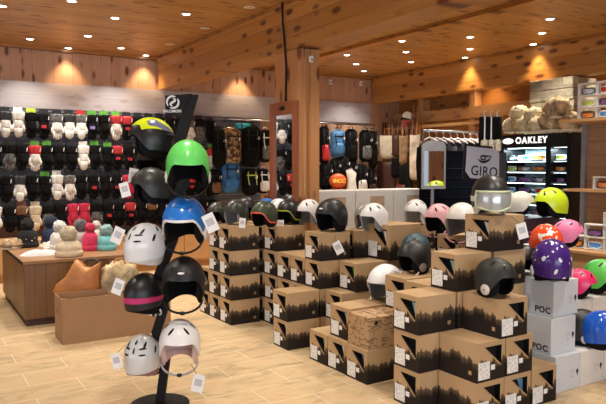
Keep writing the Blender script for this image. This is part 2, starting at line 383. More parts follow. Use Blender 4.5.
# ---- downlights
LP = [(.926, 7.605), (1.517, 6.996), (2.107, 7.523), (2.088, 8.733), (1.473, 9.347), (2.052, 9.76), (2.7, 9.354), (3.2, 9.76), (2.733, 6.907),
      (5.817, 6.814), (6.42, 7.427), (7.096, 8.083), (5.819, 8.102), (6.452, 8.723), (7.04, 9.278), (6.406, 6.132), (7.052, 6.747), (7.53, 7.306),
      (6.424, 4.905), (7.003, 5.464), (7.53, 6.02), (4.85, 9.72), (8.12, 7.45), (.3, 5.2), (1.6, 4.2), (2.6, 5.1), (2.55, 2.2), (4.4, 4.9), (4.3, 3.4), (5.3, 3.2), (4.1, 2.0), (6.9, 3.9), (8.1, 4.9), (.2, 8.2), (0.9, 2.6), (4.5, 7.3)]
WORDS = {0: 'lit round downlight in the pine ceiling over the glove wall', 1: 'lit round downlight in the pine ceiling right of the great beam'}
WASH = {5: 1, 7: 1, 17: 1, 20: 1, 21: 1, 22: 1}
def light_thing(lit):
    t = thing('ceiling_downlight', '', 'ceiling light')
    MB().lathe([(.042, -.002), (.056, -.006), (.06, -.001), (.042, .001)], 20).build('lamp_ring', TRIMW, t, smooth=True)
    MB().lathe([(.0, -.003), (.041, -.003), (.041, -.001)], 20).build('bulb', LAMP if lit else LAMPOFF, t)
    return t
PL = Proto(light_thing(1)); PO = Proto(light_thing(0))
near = ['left edge', 'top edge', 'middle', 'back wall']
LN = ['lit ceiling downlight at the top left corner of the photo', 'lit ceiling downlight at the top edge, above the gloves', 'lit ceiling downlight left of the one nearest the beam, middle row',
      'lit ceiling downlight, left one of the pair in the middle of the left ceiling', 'lit ceiling downlight nearest the left edge by the glove wall', 'lit ceiling downlight tight to the back wall making a glow on boards',
      'lit ceiling downlight between the two wall glow spots at the back', 'lit ceiling downlight in the back corner beside the great beam', 'lit ceiling downlight nearest the great beam above the sign',
      'lit ceiling downlight, nearest of the three between the beams', 'lit ceiling downlight, middle of the three left of the twin beam', 'lit ceiling downlight, farthest of the three left of the twin beam',
      'lit ceiling downlight, nearest of the far row by the column', 'lit ceiling downlight, middle of the far row by the column', 'lit ceiling downlight, last of the far row by the back wall',
      'lit ceiling downlight, nearest of the row above the white oval-mirror area', 'lit ceiling downlight, middle of the row above the clothes rail', 'lit ceiling downlight against the twin beam above the clothes rail',
      'lit ceiling downlight, nearest of the row above the stone pillar', 'lit ceiling downlight, middle of the row above the stone pillar', 'lit ceiling downlight against the twin beam above the stone pillar']
for i, (x, y) in enumerate(LP):
    lb = LN[i] if i < len(LN) else ['lit ceiling downlight behind the great beam, washing the back wall', 'lit ceiling downlight behind the twin beam, washing its wall', 'lit ceiling downlight out over the entrance side'][min(i - len(LN), 2)]
    o = PL.put((x, y, ZC - .001), 0, lb, 'ceiling downlights')
    l = bpy.data.lights.new('downlight_beam', 'SPOT'); l.energy = SPOT_E * (.55 if i in WASH else 1); l.color = (1, .72, .42) if i in WASH else SPOT_COL; l.spot_size = R(84 if i in WASH else 104); l.spot_blend = .7; l.shadow_soft_size = .045
    lo = bpy.data.objects.new('downlight_beam', l); C.objects.link(lo); lo.location = (x, y, ZC - .03)
    if i == 20 or i == 17: lo.location.x = 7.53
for i, (x, y) in enumerate([(3.2, 6.254), (3.2, 7.472), (3.2, 8.701)]):
    PO.put((x, y, ZC - .001), 0, ['unlit ceiling downlight beside the great beam, nearest of three', 'unlit ceiling downlight beside the great beam, middle of three', 'unlit ceiling downlight beside the great beam, farthest of three'][i], 'unlit downlights along the beam')
# sensors
for k, (p, nm) in enumerate([(aty(311, 59, 5.57), 'small white sensor box high on the wooden column'), (aty(330.5, 82, BY - .04), 'small white sensor box on the back wall, left one'), (aty(361, 83.5, BY - .04), 'small white sensor box on the back wall, right one')]):
    s_ = thing('sensor_box', nm, 'sensor', p); a = .04 if k == 0 else .055
    MB().box((0, 0, 0), (a * 1.1, .03, a * 1.6)).build('housing', WHITE, s_, bevel=.005); MB().ball((0, -.018, -.01), a * .35).build('sensor_lens', GREYM, s_, smooth=True)
# cable down the beam and the column
c_ = MB().tube([(BX1 - .036, 5.87, 3.26), (BX1 - .034, 5.86, 3.05), (BX1 - .012, 5.87, 2.9), (BX1 - .012, 5.83, 2.6), (BX1 - .012, 5.84, 2.24)], .011, 8)
tag(c_.build('power_cable', BLACKM, smooth=True), 'black cable running down the great beam and column to the mirror', 'cable')

# mirror hung on the column's left face
t = thing('wall_mirror', 'tall mirror in a red-brown wooden frame on the column', 'mirror', (BX1 - .004, 5.87, 1.0))
f = MB(); f.span((-.035, -.28, 0), (0, -.20, 1.23)).span((-.035, .20, 0), (0, .28, 1.23)).span((-.035, -.2, 1.10), (0, .2, 1.23)).span((-.035, -.2, 0), (0, .2, .1))
f.build('mirror_frame', MIRW, t, bevel=.004)
MB().span((-.012, -.2, .1), (0, .2, 1.10)).build('mirror_pane', MIRROR, t)
MB().lathe([(0, 0), (.06, .001), (.065, .004), (0, .006)], 20, sx=1, sy=.35).build('oval_badge', BLACKM, t, smooth=True)
b = t.children[-1]; b.rotation_euler = (PI / 2, 0, -PI / 2); b.location = (-.036, 0, 1.165)

# ================================================================== CARTONS
CL, CW, CH = .318, .247, .2425
def carton(inside, l=CL, w=CW, h=CH, name='helmet_carton'):
    t = thing(name, '', 'carton')
    x, y = l / 2, w / 2
    A = (-x, y, h); B = (-x, -y, h); Cc = (-x, -y, 0); D = (-x, y, 0)
    fy = lambda u, v, d=0: (-x + d, y - u * w, v * h)
    p, q, s_ = fy(.27, .87), fy(.87, .87), fy(.87, .36)
    mb = MB()
    mb.add([A, B, Cc, D, p, q, s_], [(0, 4, 5, 1)[::-1], (1, 5, 6, 2)[::-1], (2, 6, 3)[::-1], (3, 6, 4, 0)[::-1]])
    E_ = (x, y, h); F_ = (x, -y, h); G_ = (x, -y, 0); H_ = (x, y, 0)
    mb.add([A, B, Cc, D, E_, F_, G_, H_], [(0, 1, 5, 4), (3, 7, 6, 2), (1, 2, 6, 5), (0, 4, 7, 3), (4, 5, 6, 7)])
    p2, q2, s2 = fy(.27, .87, .04), fy(.87, .87, .04), fy(.87, .36, .04)
    mb.build('carton_body', KPRINT, t)
    MB().add([p2, q2, s2, p, q, s_], [(0, 1, 2), (3, 4, 1, 0), (4, 5, 2, 1), (5, 3, 0, 2)]).build('shaded_recess', BLACKM, t)  # window recess painted black for the shade inside the carton
    if inside:
        a, b_, c_ = fy(.60, .82, .03), fy(.84, .78, .03), fy(.84, .42, .03)
        MB().add([a, b_, c_, fy(.72, .55, .028)], [(0, 1, 2, 3)]).build('helmet_shell', mat('inside_' + inside, {'teal': (.25, .5, .5), 'green': (.1, .45, .12), 'white': (.7, .72, .7), 'blue': (.12, .25, .4)}[inside], .3), t)
    # pale cut edge along the slanting side of the window
    e0, e1 = fy(.25, .87, -.001), fy(.85, .36, -.001)
    MB().add([fy(.22, .87, -.0008), fy(.27, .87, -.0008), fy(.87, .36, -.0008), fy(.83, .34, -.0008)], [(0, 3, 2, 1)]).build('window_flap', TAN, t)
    MB().box((-x - .0012, y - .25 * w, .28 * h), (.002, .40 * w, .44 * h)).build('shipping_label', LABEL, t)
    MB().box((-x - .0012, y - .56 * w, .33 * h), (.002, .14 * w, .13 * h)).build('seal_sticker', PAPER, t)
    for sy in (-1, 1):
        lg = MB(); X0 = (x - .055) * (1 if sy < 0 else -1)
        lg.box((X0, sy * (y + .0006), .052), (.024, .0012, .024)); lg.build('logo_square', TAN, t)
        if sy < 0: text('logo_letter', 'S', .024, BLACKM, t, (X0, -y - .0016, .052), (PI / 2, 0, 0), .0004, bold=.0006)
    return t
CP = {k: Proto(carton(k if k != 'dark' else None)) for k in ('dark', 'teal', 'green', 'white', 'blue')}
ORD = ['bottom', 'second up', 'third up', 'fourth up', 'topmost fifth']
def put_carton(kind, X, Y, z, typ, label, rot=0):
    if typ == 'A': return CP[kind].put((X + CL / 2, Y + CW / 2, z), rot, label, 'mountain print helmet cartons')
    return CP[kind].put((X + CW / 2, Y + CL / 2, z), PI / 2 + rot, label, 'mountain print helmet cartons')
H4 = .244
def stack(desc, typ, X, Y, n, kinds='dark'):
    for i in range(n):
        wd = 'single floor' if n == 1 else ('topmost' if i == n - 1 else ORD[i])
        k = kinds if isinstance(kinds, str) else kinds[i % len(kinds)]
        put_carton(k, X + random.uniform(-.006, .006), Y + random.uniform(-.002, .002), i * H4, typ, 'brown carton, %s, in the %s' % (wd, desc))
stack('left block front corner stack by the helmet rack', 'A', 2.66, 5.63, 4, ['dark', 'white', 'dark', 'white'])
stack('left block outer row, second stack back', 'A', 2.66, 5.885, 4)
stack('left block outer row, low stack at back', 'A', 2.66, 6.14, 2)
stack('inner row at back, beside the column', 'A', 3.03, 5.885, 4)
stack('inner row, just in front of the column', 'A', 3.03, 5.63, 4)
stack('tall stack under the black yellow-banded helmet', 'A', 3.03, 5.375, 4, ['white', 'dark', 'white'])
stack('three-high stack right of the tall banded-helmet stack', 'A', 3.035, 5.12, 3)
stack('three-high stack left of the black helmet stack', 'A', 3.035, 4.865, 3)
stack('stack under the big black helmet', 'A', 3.04, 4.61, 4, ['dark', 'dark', 'white', 'white'])
stack('short two-high stack standing forward on open floor', 'A', 2.70, 4.60, 2, ['white', 'dark'])
stack('low row, farthest back', 'A', 2.745, 4.075, 1, 'green')
stack('low row, middle one under another carton', 'A', 2.745, 3.82, 1, 'white')
stack('low row, nearest one under the printed carton', 'A', 2.745, 3.565, 1, 'blue')
put_carton('teal', 2.79, 3.845, H4, 'A', 'brown helmet carton on the low row, left of the printed carton')
stack('two-high stack behind the low row', 'A', 3.08, 4.345, 2)
put_carton('green', 3.22, 4.335, 2 * H4, 'A', 'brown helmet carton with green helmet inside, behind the white visor helmet')
stack('stack right of the big black helmet', 'A', 3.40, 4.61, 4)
stack('stack below the larger plain-topped carton', 'A', 3.56, 4.345, 3)
stack('stack under the white helmet with grey visor', 'A', 3.13, 3.83, 2)
stack('stack left of the teal helmet inner row', 'A', 3.085, 3.54, 3)
stack('stack behind the front corner, inner row', 'A', 3.05, 3.265, 3)
stack('stack under the black goggle helmet', 'A', 3.47, 3.80, 3)
stack('four-high stack under the pale pink helmet', 'A', 3.89, 3.82, 4)
stack('four-high corner stack right of the pink helmet', 'A', 3.055, 3.0, 4, ['dark', 'dark', 'dark', 'teal'])
stack('front corner stack nearest the open floor', 'A', 2.72, 2.998, 3, ['dark', 'dark', 'teal'])
stack('tall stack under the goggle helmet', 'A', 3.39, 3.0, 4)
put_carton('white', 3.355, 2.985, 4 * H4, 'A', 'highest brown helmet carton, white goggle helmet standing on it')
stack('front row facing us, left stack', 'B', 2.885, 2.672, 2)
stack('front row facing us, middle stack', 'B', 3.14, 2.672, 2, ['blue', 'dark'])
put_carton('dark', 3.09, 2.672, 2 * H4, 'B', 'brown helmet carton under the black helmet with white ear disc')
stack('front row facing us, right end', 'B', 3.395, 2.672, 1)
# larger plain-topped carton
t = thing('helmet_carton', 'larger brown carton behind the white visor helmet, right of centre', 'carton', (3.74, 4.47, 3 * H4))
o = carton('white', .36, .31, .31); 
for ch in list(o.children): ch.parent = t
bpy.data.objects.remove(o)
# printed brown carton
def printed():
    m, tt, b = nt_new('kraft_stamped_all_over')
    tc = tt.nodes.new('ShaderNodeTexCoord'); s = tt.nodes.new('ShaderNodeSeparateXYZ'); tt.links.new(tc.outputs['Object'], s.inputs[0])
    wn = tt.nodes.new('ShaderNodeTexWhiteNoise'); wn.noise_dimensions = '3D'; cb = tt.nodes.new('ShaderNodeCombineXYZ')
    for i, k in enumerate((42, 42, 95)): tt.links.new(M_(tt, 'FLOOR', M_(tt, 'MULTIPLY', s.outputs[i], k)), cb.inputs[i])
    tt.links.new(cb.outputs[0], wn.inputs['Vector'])
    ns = tt.nodes.new('ShaderNodeTexNoise'); ns.inputs['Scale'].default_value = 14; tt.links.new(tc.outputs['Object'], ns.inputs['Vector'])
    f_ = M_(tt, 'MULTIPLY', M_(tt, 'MULTIPLY', M_(tt, 'GREATER_THAN', wn.outputs['Value'], .6), M_(tt, 'GREATER_THAN', ns.outputs['Fac'], .45)), .65)
    tt.links.new(mixc(tt, f_, (.46, .29, .15), (.10, .06, .03)), b.inputs['Base Color']); b.inputs['Roughness'].default_value = .7
    return m
t = thing('printed_carton', 'kraft carton covered in small dark printing, on the low row', 'carton', (2.765, 3.575, H4))
MB().span((0, 0, 0), (.33, .25, .232)).build('carton_body', printed(), t, bevel=.004)
MB().lathe([(0, 0), (.014, 0), (.014, .0015), (0, .0015)], 16).build('hand_hole', BLACKM, t)
t.children[-1].rotation_euler = (PI / 2, 0, 0); t.children[-1].location = (.07, -.0006, .19)
MB().span((.10, .02, .2325), (.105, .23, .2335)).build('lid_seam', BLACKM, t)

# ---- white cartons
WCARD = mat('white_card', (.66, .70, .74), .55, var=.03, scale=4)
WCARD2 = mat('white_card_warm', (.78, .76, .72), .55, var=.03, scale=4)
def white_carton(k=.267, h=.2515, m=WCARD, logo='black'):
    t = thing('white_carton', '', 'carton')
    MB().span((0, 0, 0), (k, k, h)).build('carton_body', m, t, bevel=.003)
    L_ = mat('carton_logo_' + logo, {'black': (.03, .03, .04), 'rose': (.7, .08, .2)}[logo], .6)
    q = text('lettering', 'POC', .06, L_, t, (-.0012, .09, .038), (PI / 2, 0, -PI / 2), .0004, 1.15, .002)
    bm = MB(); bm.ball((k - .03, -.0015, h * .48), (.013, .001, .017), 12, 8).prism([(k - .036, h * .48 - .012), (k - .024, h * .48 - .012), (k - .03, h * .48 - .032)], -.002, 0)
    bm.build('balloon_mark', L_, t)
    MB().ball((k - .085, -.001, h * .36), (.006, .001, .006), 8, 6).build('dot_mark', mat('faded_print', (.45, .3, .3), .6), t)
    fl = MB()
    for i in range(3): fl.box((k - .09 + i * .004, -.0006, h * .55 - i * .012), (.05, .001, .003))
    fl.build('printed_lines', mat('faint_print', (.6, .5, .5), .6), t)
    return t
WP = Proto(white_carton()); WP2 = Proto(white_carton(logo='rose', m=WCARD2)); WP3 = Proto(white_carton(m=WCARD2))
K = .253
WP.put((3.73, 2.745, 0), 0, 'white carton on the floor at the bottom of the white stack', 'white helmet cartons')
WP.put((3.735, 2.79, K), 0, 'middle white carton of the stack beside the brown cartons', 'white helmet cartons')
WP.put((3.79, 2.815, 2 * K), 0, 'top white carton, carrying the purple speckled helmet', 'white helmet cartons')
WP3.put((4.003, 2.745, 0), 0, 'white carton on the floor right of the white stack', 'white helmet cartons')
WP3.put((4.275, 2.745, 0), 0, 'white carton under the glossy blue helmet at the right edge', 'white helmet cartons')
for i in range(2): WP2.put((4.37, 3.09, i * K), 0, ['white carton on the floor behind, under the rosy-marked one', 'white carton with rosy mark under the bright rose helmet'][i], 'white helmet cartons')
for i in range(2): WP2.put((4.645, 3.09, i * K), 0, ['white carton on the floor at the right edge, behind', 'white carton under the lime green helmet'][i], 'white helmet cartons')
for i in range(3): WP.put((3.79, 3.10, i * K), 0, 'white carton, %s, in the stack behind the purple helmet' % ORD[i], 'white helmet cartons')
for i in range(3):
    o = WP.put((4.065, 3.10, i * .283), 0, 'white carton, %s, in the stack under the orange speckled helmet' % ORD[i], 'white helmet cartons'); o.scale = (1, 1, 1.12)
for i in range(3):
    o = WP.put((4.5, 3.41, i * .295), 0, 'tall white carton, %s, in the stack under the pink helmet' % ORD[i], 'white helmet cartons'); o.scale = (1.05, 1.05, 1.17)
# dark purple carton stack carrying the neon helmet
DP = mat('dark_plum_card', (.035, .015, .03), .45)
for i, z in enumerate((0, .365, .73)):
    t = thing('dark_carton', 'dark plum carton, %s, below the neon yellow helmet' % ('bottom', 'middle', 'topmost')[i], 'carton', (4.62, 3.76, z), group='dark plum cartons')
    MB().span((0, 0, 0), (.5, .42, .363)).build('carton_body', DP, t, bevel=.003)
    MB().lathe([(0, 0), (.022, 0), (.022, .001), (0, .001)], 18).build('round_logo', mat('plum_logo', (.45, .3, .4), .5), t); t.children[-1].rotation_euler = (PI / 2, 0, 0); t.children[-1].location = (.33, -.0006, .29)
    pl = MB()
    for k in range(3): pl.box((.12, -.0006, .24 - k * .04), (.12, .001, .018))
    pl.build('printed_lines', mat('plum_print', (.35, .08, .15), .5), t)
# white cartons behind the brown ones
TANP = mat('tan_panel', (.50, .36, .24), .6)
for j, x0 in enumerate((3.70, 4.24, 4.78)):
    for i in range(3):
        t = thing('display_carton', 'large white carton with tan panel, %s, %s group' % (('bottom', 'middle', 'topmost')[i], ('left', 'centre', 'right')[j]) + ' behind the brown cartons', 'carton', (x0, 5.72, i * .43), group='large white cartons with tan panels')
        MB().span((0, 0, 0), (.53, .4, .428)).build('carton_body', WCARD2, t, bevel=.004)
        MB().span((.2, -.002, .0), (.40, -.0002, .36)).build('tan_panel', TANP, t)
        lo = MB().tube([(.30 + .045 * math.cos(a * PI / 8), -.003, .22 + .025 * math.sin(a * PI / 8)) for a in range(17)], .004, 6); lo.build('oval_logo', WHITE, t)

# ================================================================== HELMETS
def helmet(label, loc, yaw, col, rough=.35, metal=0, liner=DKFAB, rim=None, vents=6, ear=None, gog=None, top=None, sc=1, rx=0, ry=0, strap=False, tagd=None, shell=None, visor=None, emblem=None, lining=None, cat='helmet', group=None, stripe=None, ventmat=None, mark=None):
    """yaw 0 = facing the camera, negative = facing image left"""
    t = thing('ski_helmet', label, cat, loc, -YAW + R(yaw), group, R(rx), R(ry), sc); t.scale = (sc, sc, sc * 1.08)
    M = shell or mat('shell_%.2f_%.2f_%.2f_%.1f' % (col[0], col[1], col[2], rough), col, rough, metal, var=.03, coat=.3 if rough < .4 and max(col) > .1 else 0)
    rx_, ry_, rz_, cz = .115, .142, .128, .107
    def rimz(a):
        aa = abs((a + PI) % (2 * PI) - PI); q = max(0, min(1, (R(84) - aa) / R(46))); q = q * q * (3 - 2 * q)
        return .044 + .086 * q - .014 * max(0, -math.cos(a))
    def ell(a, pol, k=1.0):
        bk = 1 + .05 * max(0, -math.cos(a))
        return (rx_ * k * math.sin(pol) * math.sin(a), -ry_ * k * bk * math.sin(pol) * math.cos(a), cz + rz_ * k * math.cos(pol))
    def radz(a, z, k=1.0):
        c = max(-1, min(1, (z - cz) / rz_)); s_ = math.sqrt(1 - c * c) if z > cz else 1 - .10 * ((cz - z) / .107) ** 2 - 0 * c
        bk = 1 + .05 * max(0, -math.cos(a))
        return (rx_ * k * s_ * math.sin(a), -ry_ * k * bk * s_ * math.cos(a), z)
    NA, NV = 36, 9
    prm = lambda a: math.acos(max(-1, min(1, (rimz(a) - cz) / rz_)))
    mb = MB()
    def outer(u, v):
        a = 2 * PI * u; z = rimz(a)
        if z > cz: return ell(a, v * prm(a))
        pc = PI / 2; n = .8
        if v < n: return ell(a, v / n * pc)
        return radz(a, cz + (z - cz) * (v - n) / (1 - n))
    mb.grid(outer, NA, NV + 3, True)
    def lip(u, v):
        a = 2 * PI * u; z = rimz(a); o = Vector(outer(u, 1)); i = Vector((o.x * .90, o.y * .90, z + .002)); return tuple(o.lerp(i, v))
    mb.grid(lip, NA, 2, True)
    mb.build('shell', M, t, smooth=True)
    # liner: inner dome plus ear and neck skirt with a face opening
    lb = MB(); op = R(50)
    def inner(u, v):
        p = Vector(outer(u, v)); return (p.x * .915, p.y * .915, cz + (p.z - cz) * .9)
    lb.grid(inner, NA, NV, True)
    def skirt(k):
        def fn(u, v):
            a = op + (2 * PI - 2 * op) * u; side = abs(math.sin(a)); back = max(0, -math.cos(a))
            edge = min(1, min(u, 1 - u) * 7)
            zb = .0 + .022 * back ** 2 + .05 * (1 - edge) ** 2
            z = (rimz(a) + .012) * (1 - v) + zb * v
            p = radz(a, z, k * (1 - .05 * v)); return p
        return fn
    lb.grid(skirt(.955), 30, 6); lb.grid(skirt(.84), 30, 6)
    def bot(u, v):
        a = Vector(skirt(.955)(u, 1)); b_ = Vector(skirt(.84)(u, 1)); return tuple(a.lerp(b_, v))
    lb.grid(bot, 30, 2)
    def sd(uu):
        return lambda u, v: tuple(Vector(skirt(.955)(uu, u)).lerp(Vector(skirt(.84)(uu, u)), v))
    lb.grid(sd(0), 6, 2); lb.grid(sd(1), 6, 2)
    lb.build('liner', liner, t, smooth=True)
    if rim:
        rb = MB()
        rb.grid(lambda u, v: (lambda p: (p[0] * 1.018, p[1] * 1.018, p[2] - .004 + .013 * v))(outer(u, 1)), NA, 2, True)
        rb.grid(lambda u, v: (lambda p, q: tuple(Vector(p).lerp(Vector(q), v)))((lambda p: (p[0] * 1.018, p[1] * 1.018, p[2] - .004))(outer(u, 1)), (lambda p: (p[0] * .92, p[1] * .92, p[2] - .004))(outer(u, 1))), NA, 2, True)
        rb.build('rim_trim', rim, t, smooth=True)
    def patch(mb_, a0, p0, la, lp, k=1.008, sk=0):
        n = 6; vs = [ell(a0, p0, k + .004)]
        for i in range(12):
            an = 2 * PI * i / 12; da = la * math.cos(an); dp = lp * math.sin(an) ; vs.append(ell(a0 + (da + sk * dp) / max(.25, math.sin(p0)), p0 + dp, k))
        mb_.add(vs, [(0, 1 + i, 1 + (i + 1) % 12) for i in range(12)])
    if vents:
        V = [(R(28), R(48)), (R(-28), R(48)), (R(75), R(40)), (R(-75), R(40)), (R(140), R(48)), (R(-140), R(48)), (R(105), R(66)), (R(-105), R(66))][:vents]
        vm = ventmat or BLACK
        for a0, p0 in V:
            vb = MB(); patch(vb, a0, p0, R(4), R(10), sk=.5 if a0 > 0 else -.5); vb.build('vent', vm, t)
        if vents == 8:
            for a0, p0, la, lp in ((180, 62, 3, 9), (152, 74, 11, 2.5), (208, 74, 11, 2.5), (150, 58, 12, 2.5), (210, 58, 12, 2.5), (180, 38, 4, 8)):
                vb = MB(); patch(vb, R(a0), R(p0), R(la), R(lp), 1.01); vb.build('vent', vm, t)
    if top:
        tb = MB(); tb.grid(lambda u, v: (lambda p: (p[0] * 1.012, p[1] * 1.012, cz + (p[2] - cz) * 1.012))(outer(u, v * (.62 + .06 * math.cos(4 * PI * u)))), NA, 7, True); tb.build('shell_top', top, t, smooth=True)
    if stripe:
        sb = MB(); sb.grid(lambda u, v: (lambda p: (p[0] * 1.012, p[1] * 1.012, p[2]))(outer(u, .80 + .09 * v)), NA, 2, True); sb.build('stripe', stripe, t, smooth=True)
    if ear:
        for sx in (-1, 1):
            eb = MB(); eb.lathe([(0, .012), (.024, .011), (.032, .006), (.034, 0)], 20); o = eb.build('ear_disc', ear, t, smooth=True)
            o.location = (sx * .108, .0, .052); o.rotation_euler = (0, sx * PI / 2, 0)
            MB().ball((0, 0, .012), (.008, .008, .004)).build('disc_hub', GREYM, o, smooth=True)
    if visor or gog:
        lens_m = visor or gog[1]
        zc = .088 if not visor else .105; hh = .046 if not visor else .042
        def band(k, z0, z1, am):
            def fn(u, v):
                a = am * (2 * u - 1); z = z0 + (z1 - z0) * v
                kk = k - .05 * (2 * v - 1) ** 2 - .05 * abs(2 * u - 1) ** 3
                return (rx_ * kk * math.sin(a), -ry_ * kk * math.cos(a), z - .012 * math.cos(a * 2.6) * (1 - v) * (0 if visor else 1))
            return fn
        lm = MB(); lm.grid(band(1.17, zc - hh, zc + hh, R(58)), 18, 6); lm.build('goggle_lens' if gog else 'visor', lens_m, t, smooth=True)
        fm = MB(); F_ = band(1.165, zc - hh - .003, zc + hh + .003, R(60))
        pts = [F_(i / 20, 1) for i in range(21)] + [F_(1, 1 - i / 4) for i in range(1, 5)] + [F_(1 - i / 20, 0) for i in range(1, 21)] + [F_(0, i / 4) for i in range(1, 5)]
        fm.tube(pts, .0065 if gog else .004, 6)
        fm.grid(lambda u, v: tuple(Vector(F_(u, 0)).lerp(Vector(F_(u, 0)) * Vector((1, 1, 1)).x if 0 else Vector((F_(u, 0)[0] * .84, F_(u, 0)[1] * .84, F_(u, 0)[2])), v)), 20, 2)
        fm.build('goggle_frame' if gog else 'visor_frame', gog[0] if gog else BLACKM, t, smooth=True)
        if gog:
            sm = MB(); sm.grid(lambda u, v: (lambda a, z: (lambda p: (p[0] * 1.03, p[1] * 1.03, z))(radz(a, z)))(R(55) + (2 * PI - R(110)) * u, .078 + .032 * v), 28, 2); sm.build('goggle_strap', gog[2], t, smooth=True)
    if strap:
        pts = [(.1 * math.cos(s_), -.03 - .05 * math.sin(s_), .02 - .055 * math.sin(s_)) for s_ in [PI * i / 12 for i in range(13)]]
        MB().tube(pts, .006, 6, 1).build('chin_strap', strap if not isinstance(strap, bool) else BLACKM, t, smooth=True)
        MB().ball((0, -.08, -.035), (.018, .008, .01)).build('buckle', BLACK, t, smooth=True)
    if mark:
        vb = MB(); patch(vb, 0, R(62), R(9), R(2.5), 1.01); vb.build('front_mark', mark, t)
    if tagd:
        sx, dz, an = tagd
        cy_, sy_ = math.cos(-R(yaw)), math.sin(-R(yaw)); fr_ = lambda x, y, z: (x * cy_ - y * sy_, x * sy_ + y * cy_, z)
        q = thing_part('price_tag', t, fr_(sx * .13, -.15, dz), an); q.rotation_euler = (0, R(an), -R(yaw))
        MB().tube([fr_(sx * .08, -.11, dz + .06), fr_(sx * .12, -.15, dz + .02)], .0015, 5).build('tag_string', BLACKM, t)
    return t
def thing_part(name, parent, loc, an):
    o = MB().box((0, 0, -.025), (.062, .0025, .09)).build(name, PAPER, parent); o.location = loc; o.rotation_euler = (R(12), R(an), R(20))
    MB().box((0, -.002, -.02), (.04, .001, .035)).build('printed_panel', mat('tag_grey', (.5, .5, .52), .6), o); return o
WHT = (.82, .82, .83); BLK = (.010, .010, .011); OLV = (.035, .04, .03)
GRYL = mat('grey_liner', (.28, .27, .26), .9, bump=.3); WHL = mat('white_liner', (.7, .68, .64), .9, bump=.3); EARW = mat('cream_ear_fabric', (.62, .57, .5), .8)
def on(px, z, d=None, Y=None, py=None):
    """floor position on a support of height z at distance d along the view"""
    p = atd(px, 200, d); return (p.x, p.y, z)
z4 = 4 * H4
# left block tops
helmet('small dark olive helmet at the left end of the carton block', on(217, z4, 6.55), -20, OLV, sc=.86)
helmet('dark olive helmet facing left with a white price tag, on carton block', on(236, z4, 6.38), -32, OLV, ear=None, tagd=(.6, .05, 5), visor=None, liner=GRYL)
helmet('dark grey helmet behind the olive tagged one', on(246, z4 + 0.0, 6.95), 20, (.025, .025, .025))
helmet('bright blue helmet at the back of the carton block', on(267, z4, 6.62), 0, (.01, .18, .6), vents=4)
helmet('dark green helmet with orange rim, open side facing left', on(264, z4, 6.12), -42, (.045, .06, .035), rim=mat('orange_rim', (.8, .12, .03), .4))
helmet('white helmet half hidden between green and black helmets', on(279, z4, 6.52), 30, WHT)
helmet('black helmet with yellow-green band inside, open side facing left', on(289, z4, 6.42), -38, BLK, rim=mat('lime_rim', (.45, .5, .03), .4), tagd=(-.6, .03, 0))
helmet('white helmet with open black goggle area in front of the column', on(309, z4, 6.40), -38, WHT, liner=GRYL, ear=WHITE, vents=8)
helmet('large matt black helmet left of centre on a brown carton', on(331.5, z4, 5.72), -42, BLK, .45, vents=4, sc=1.16, mark=WHITE, tagd=(.25, -.08, -28))
helmet('silver grey vented helmet against the white cartons', on(366, z4 + .0, 6.0), -15, (.33, .34, .33), .3, liner=GRYL, ventmat=WHITE, sc=.95)
helmet('white helmet facing left behind the larger brown carton', on(374, z4, 5.72), -48, WHT, liner=GRYL)
helmet('white helmet with two dark vents beside the black panel', on(416, z4, 6.4), -30, WHT, liner=WHL, vents=6)
helmet('pale pink helmet facing left on the stack behind', on(439, z4, 5.62), -50, (.78, .42, .48), .4, liner=DKFAB, strap=mat('pink_strap', (.7, .3, .4), .6))
helmet('cream white helmet with grey visor, right of the pink helmet', on(462, z4, 5.25), -40, (.82, .80, .76), .3, liner=GRYL, sc=1.12, strap=mat('pink_strap', (.7, .3, .4), .6), vents=0)
p = atz(492, 214.5, 5 * H4)
helmet('helmet with large pale goggles, on the highest brown carton', (p.x, p.y + .02, 5 * H4), -2, (.014, .014, .016), .4, gog=(mat('lime_grey_frame', (.55, .62, .42), .4), mat('pale_grey_lens', (.50, .54, .54), .15, metal=.4), WHITE), top=None, liner=WHL, tagd=(1.15, -.06, -15), sc=1.1, vents=0, emblem=None)
helmet('dark teal helmet behind the black one, middle of the cartons', on(416, 3 * H4, 5.36), -35, (.03, .075, .10), .5, liner=DKFAB, sc=1.05, vents=2)
helmet('black helmet with grey ear pad and white strap below the teal helmet', on(414.5, 3 * H4, 4.92), -62, BLK, .5, liner=DKFAB, sc=1.0, vents=2, strap=WHITE, ear=mat('taupe_ear', (.22, .19, .17), .8))
stack('stack under the white helmet by the black panel', 'A', 4.2, 4.75, 4)
helmet('white helmet with grey lining lying between brown cartons', on(386, 2 * H4, 5.06), -48, WHT, .3, liner=GRYL, sc=1.15, vents=0, rim=WHITE, strap=WHITE)
helmet('matt black helmet with a round white ear disc, on front cartons', on(497, 3 * H4, 4.02), 38, (.017, .018, .016), .5, ear=EARW, sc=.98, vents=6)
helmet('purple helmet with white splashes on the top white carton', on(553, 3 * K, 4.43), 170, (0, 0, 0), shell=speckle('purple_splash', (.06, .02, .19), (.8, .8, .85), .66, 21), sc=1.16, vents=0, ear=WHITE)
helmet('orange helmet with white splashes behind the purple one', on(547, .85, 4.88), 0, (0, 0, 0), shell=speckle('orange_splash', (.85, .08, .02), (.9, .9, .8), .61, 22), sc=1.05, vents=0)
helmet('dark helmet with white strap squeezed behind the highest carton', on(526, 3 * K, 4.70), -30, BLK, sc=.86, strap=WHITE)
helmet('bubblegum pink helmet above the lime one', on(569, .886, 5.32), 70, (.82, .22, .42), .4, vents=6, sc=.9)
helmet('neon yellow helmet standing on a dark plum carton', on(551, 1.095, 5.72), -75, (.62, .82, .02), .35, vents=6, sc=1.08)
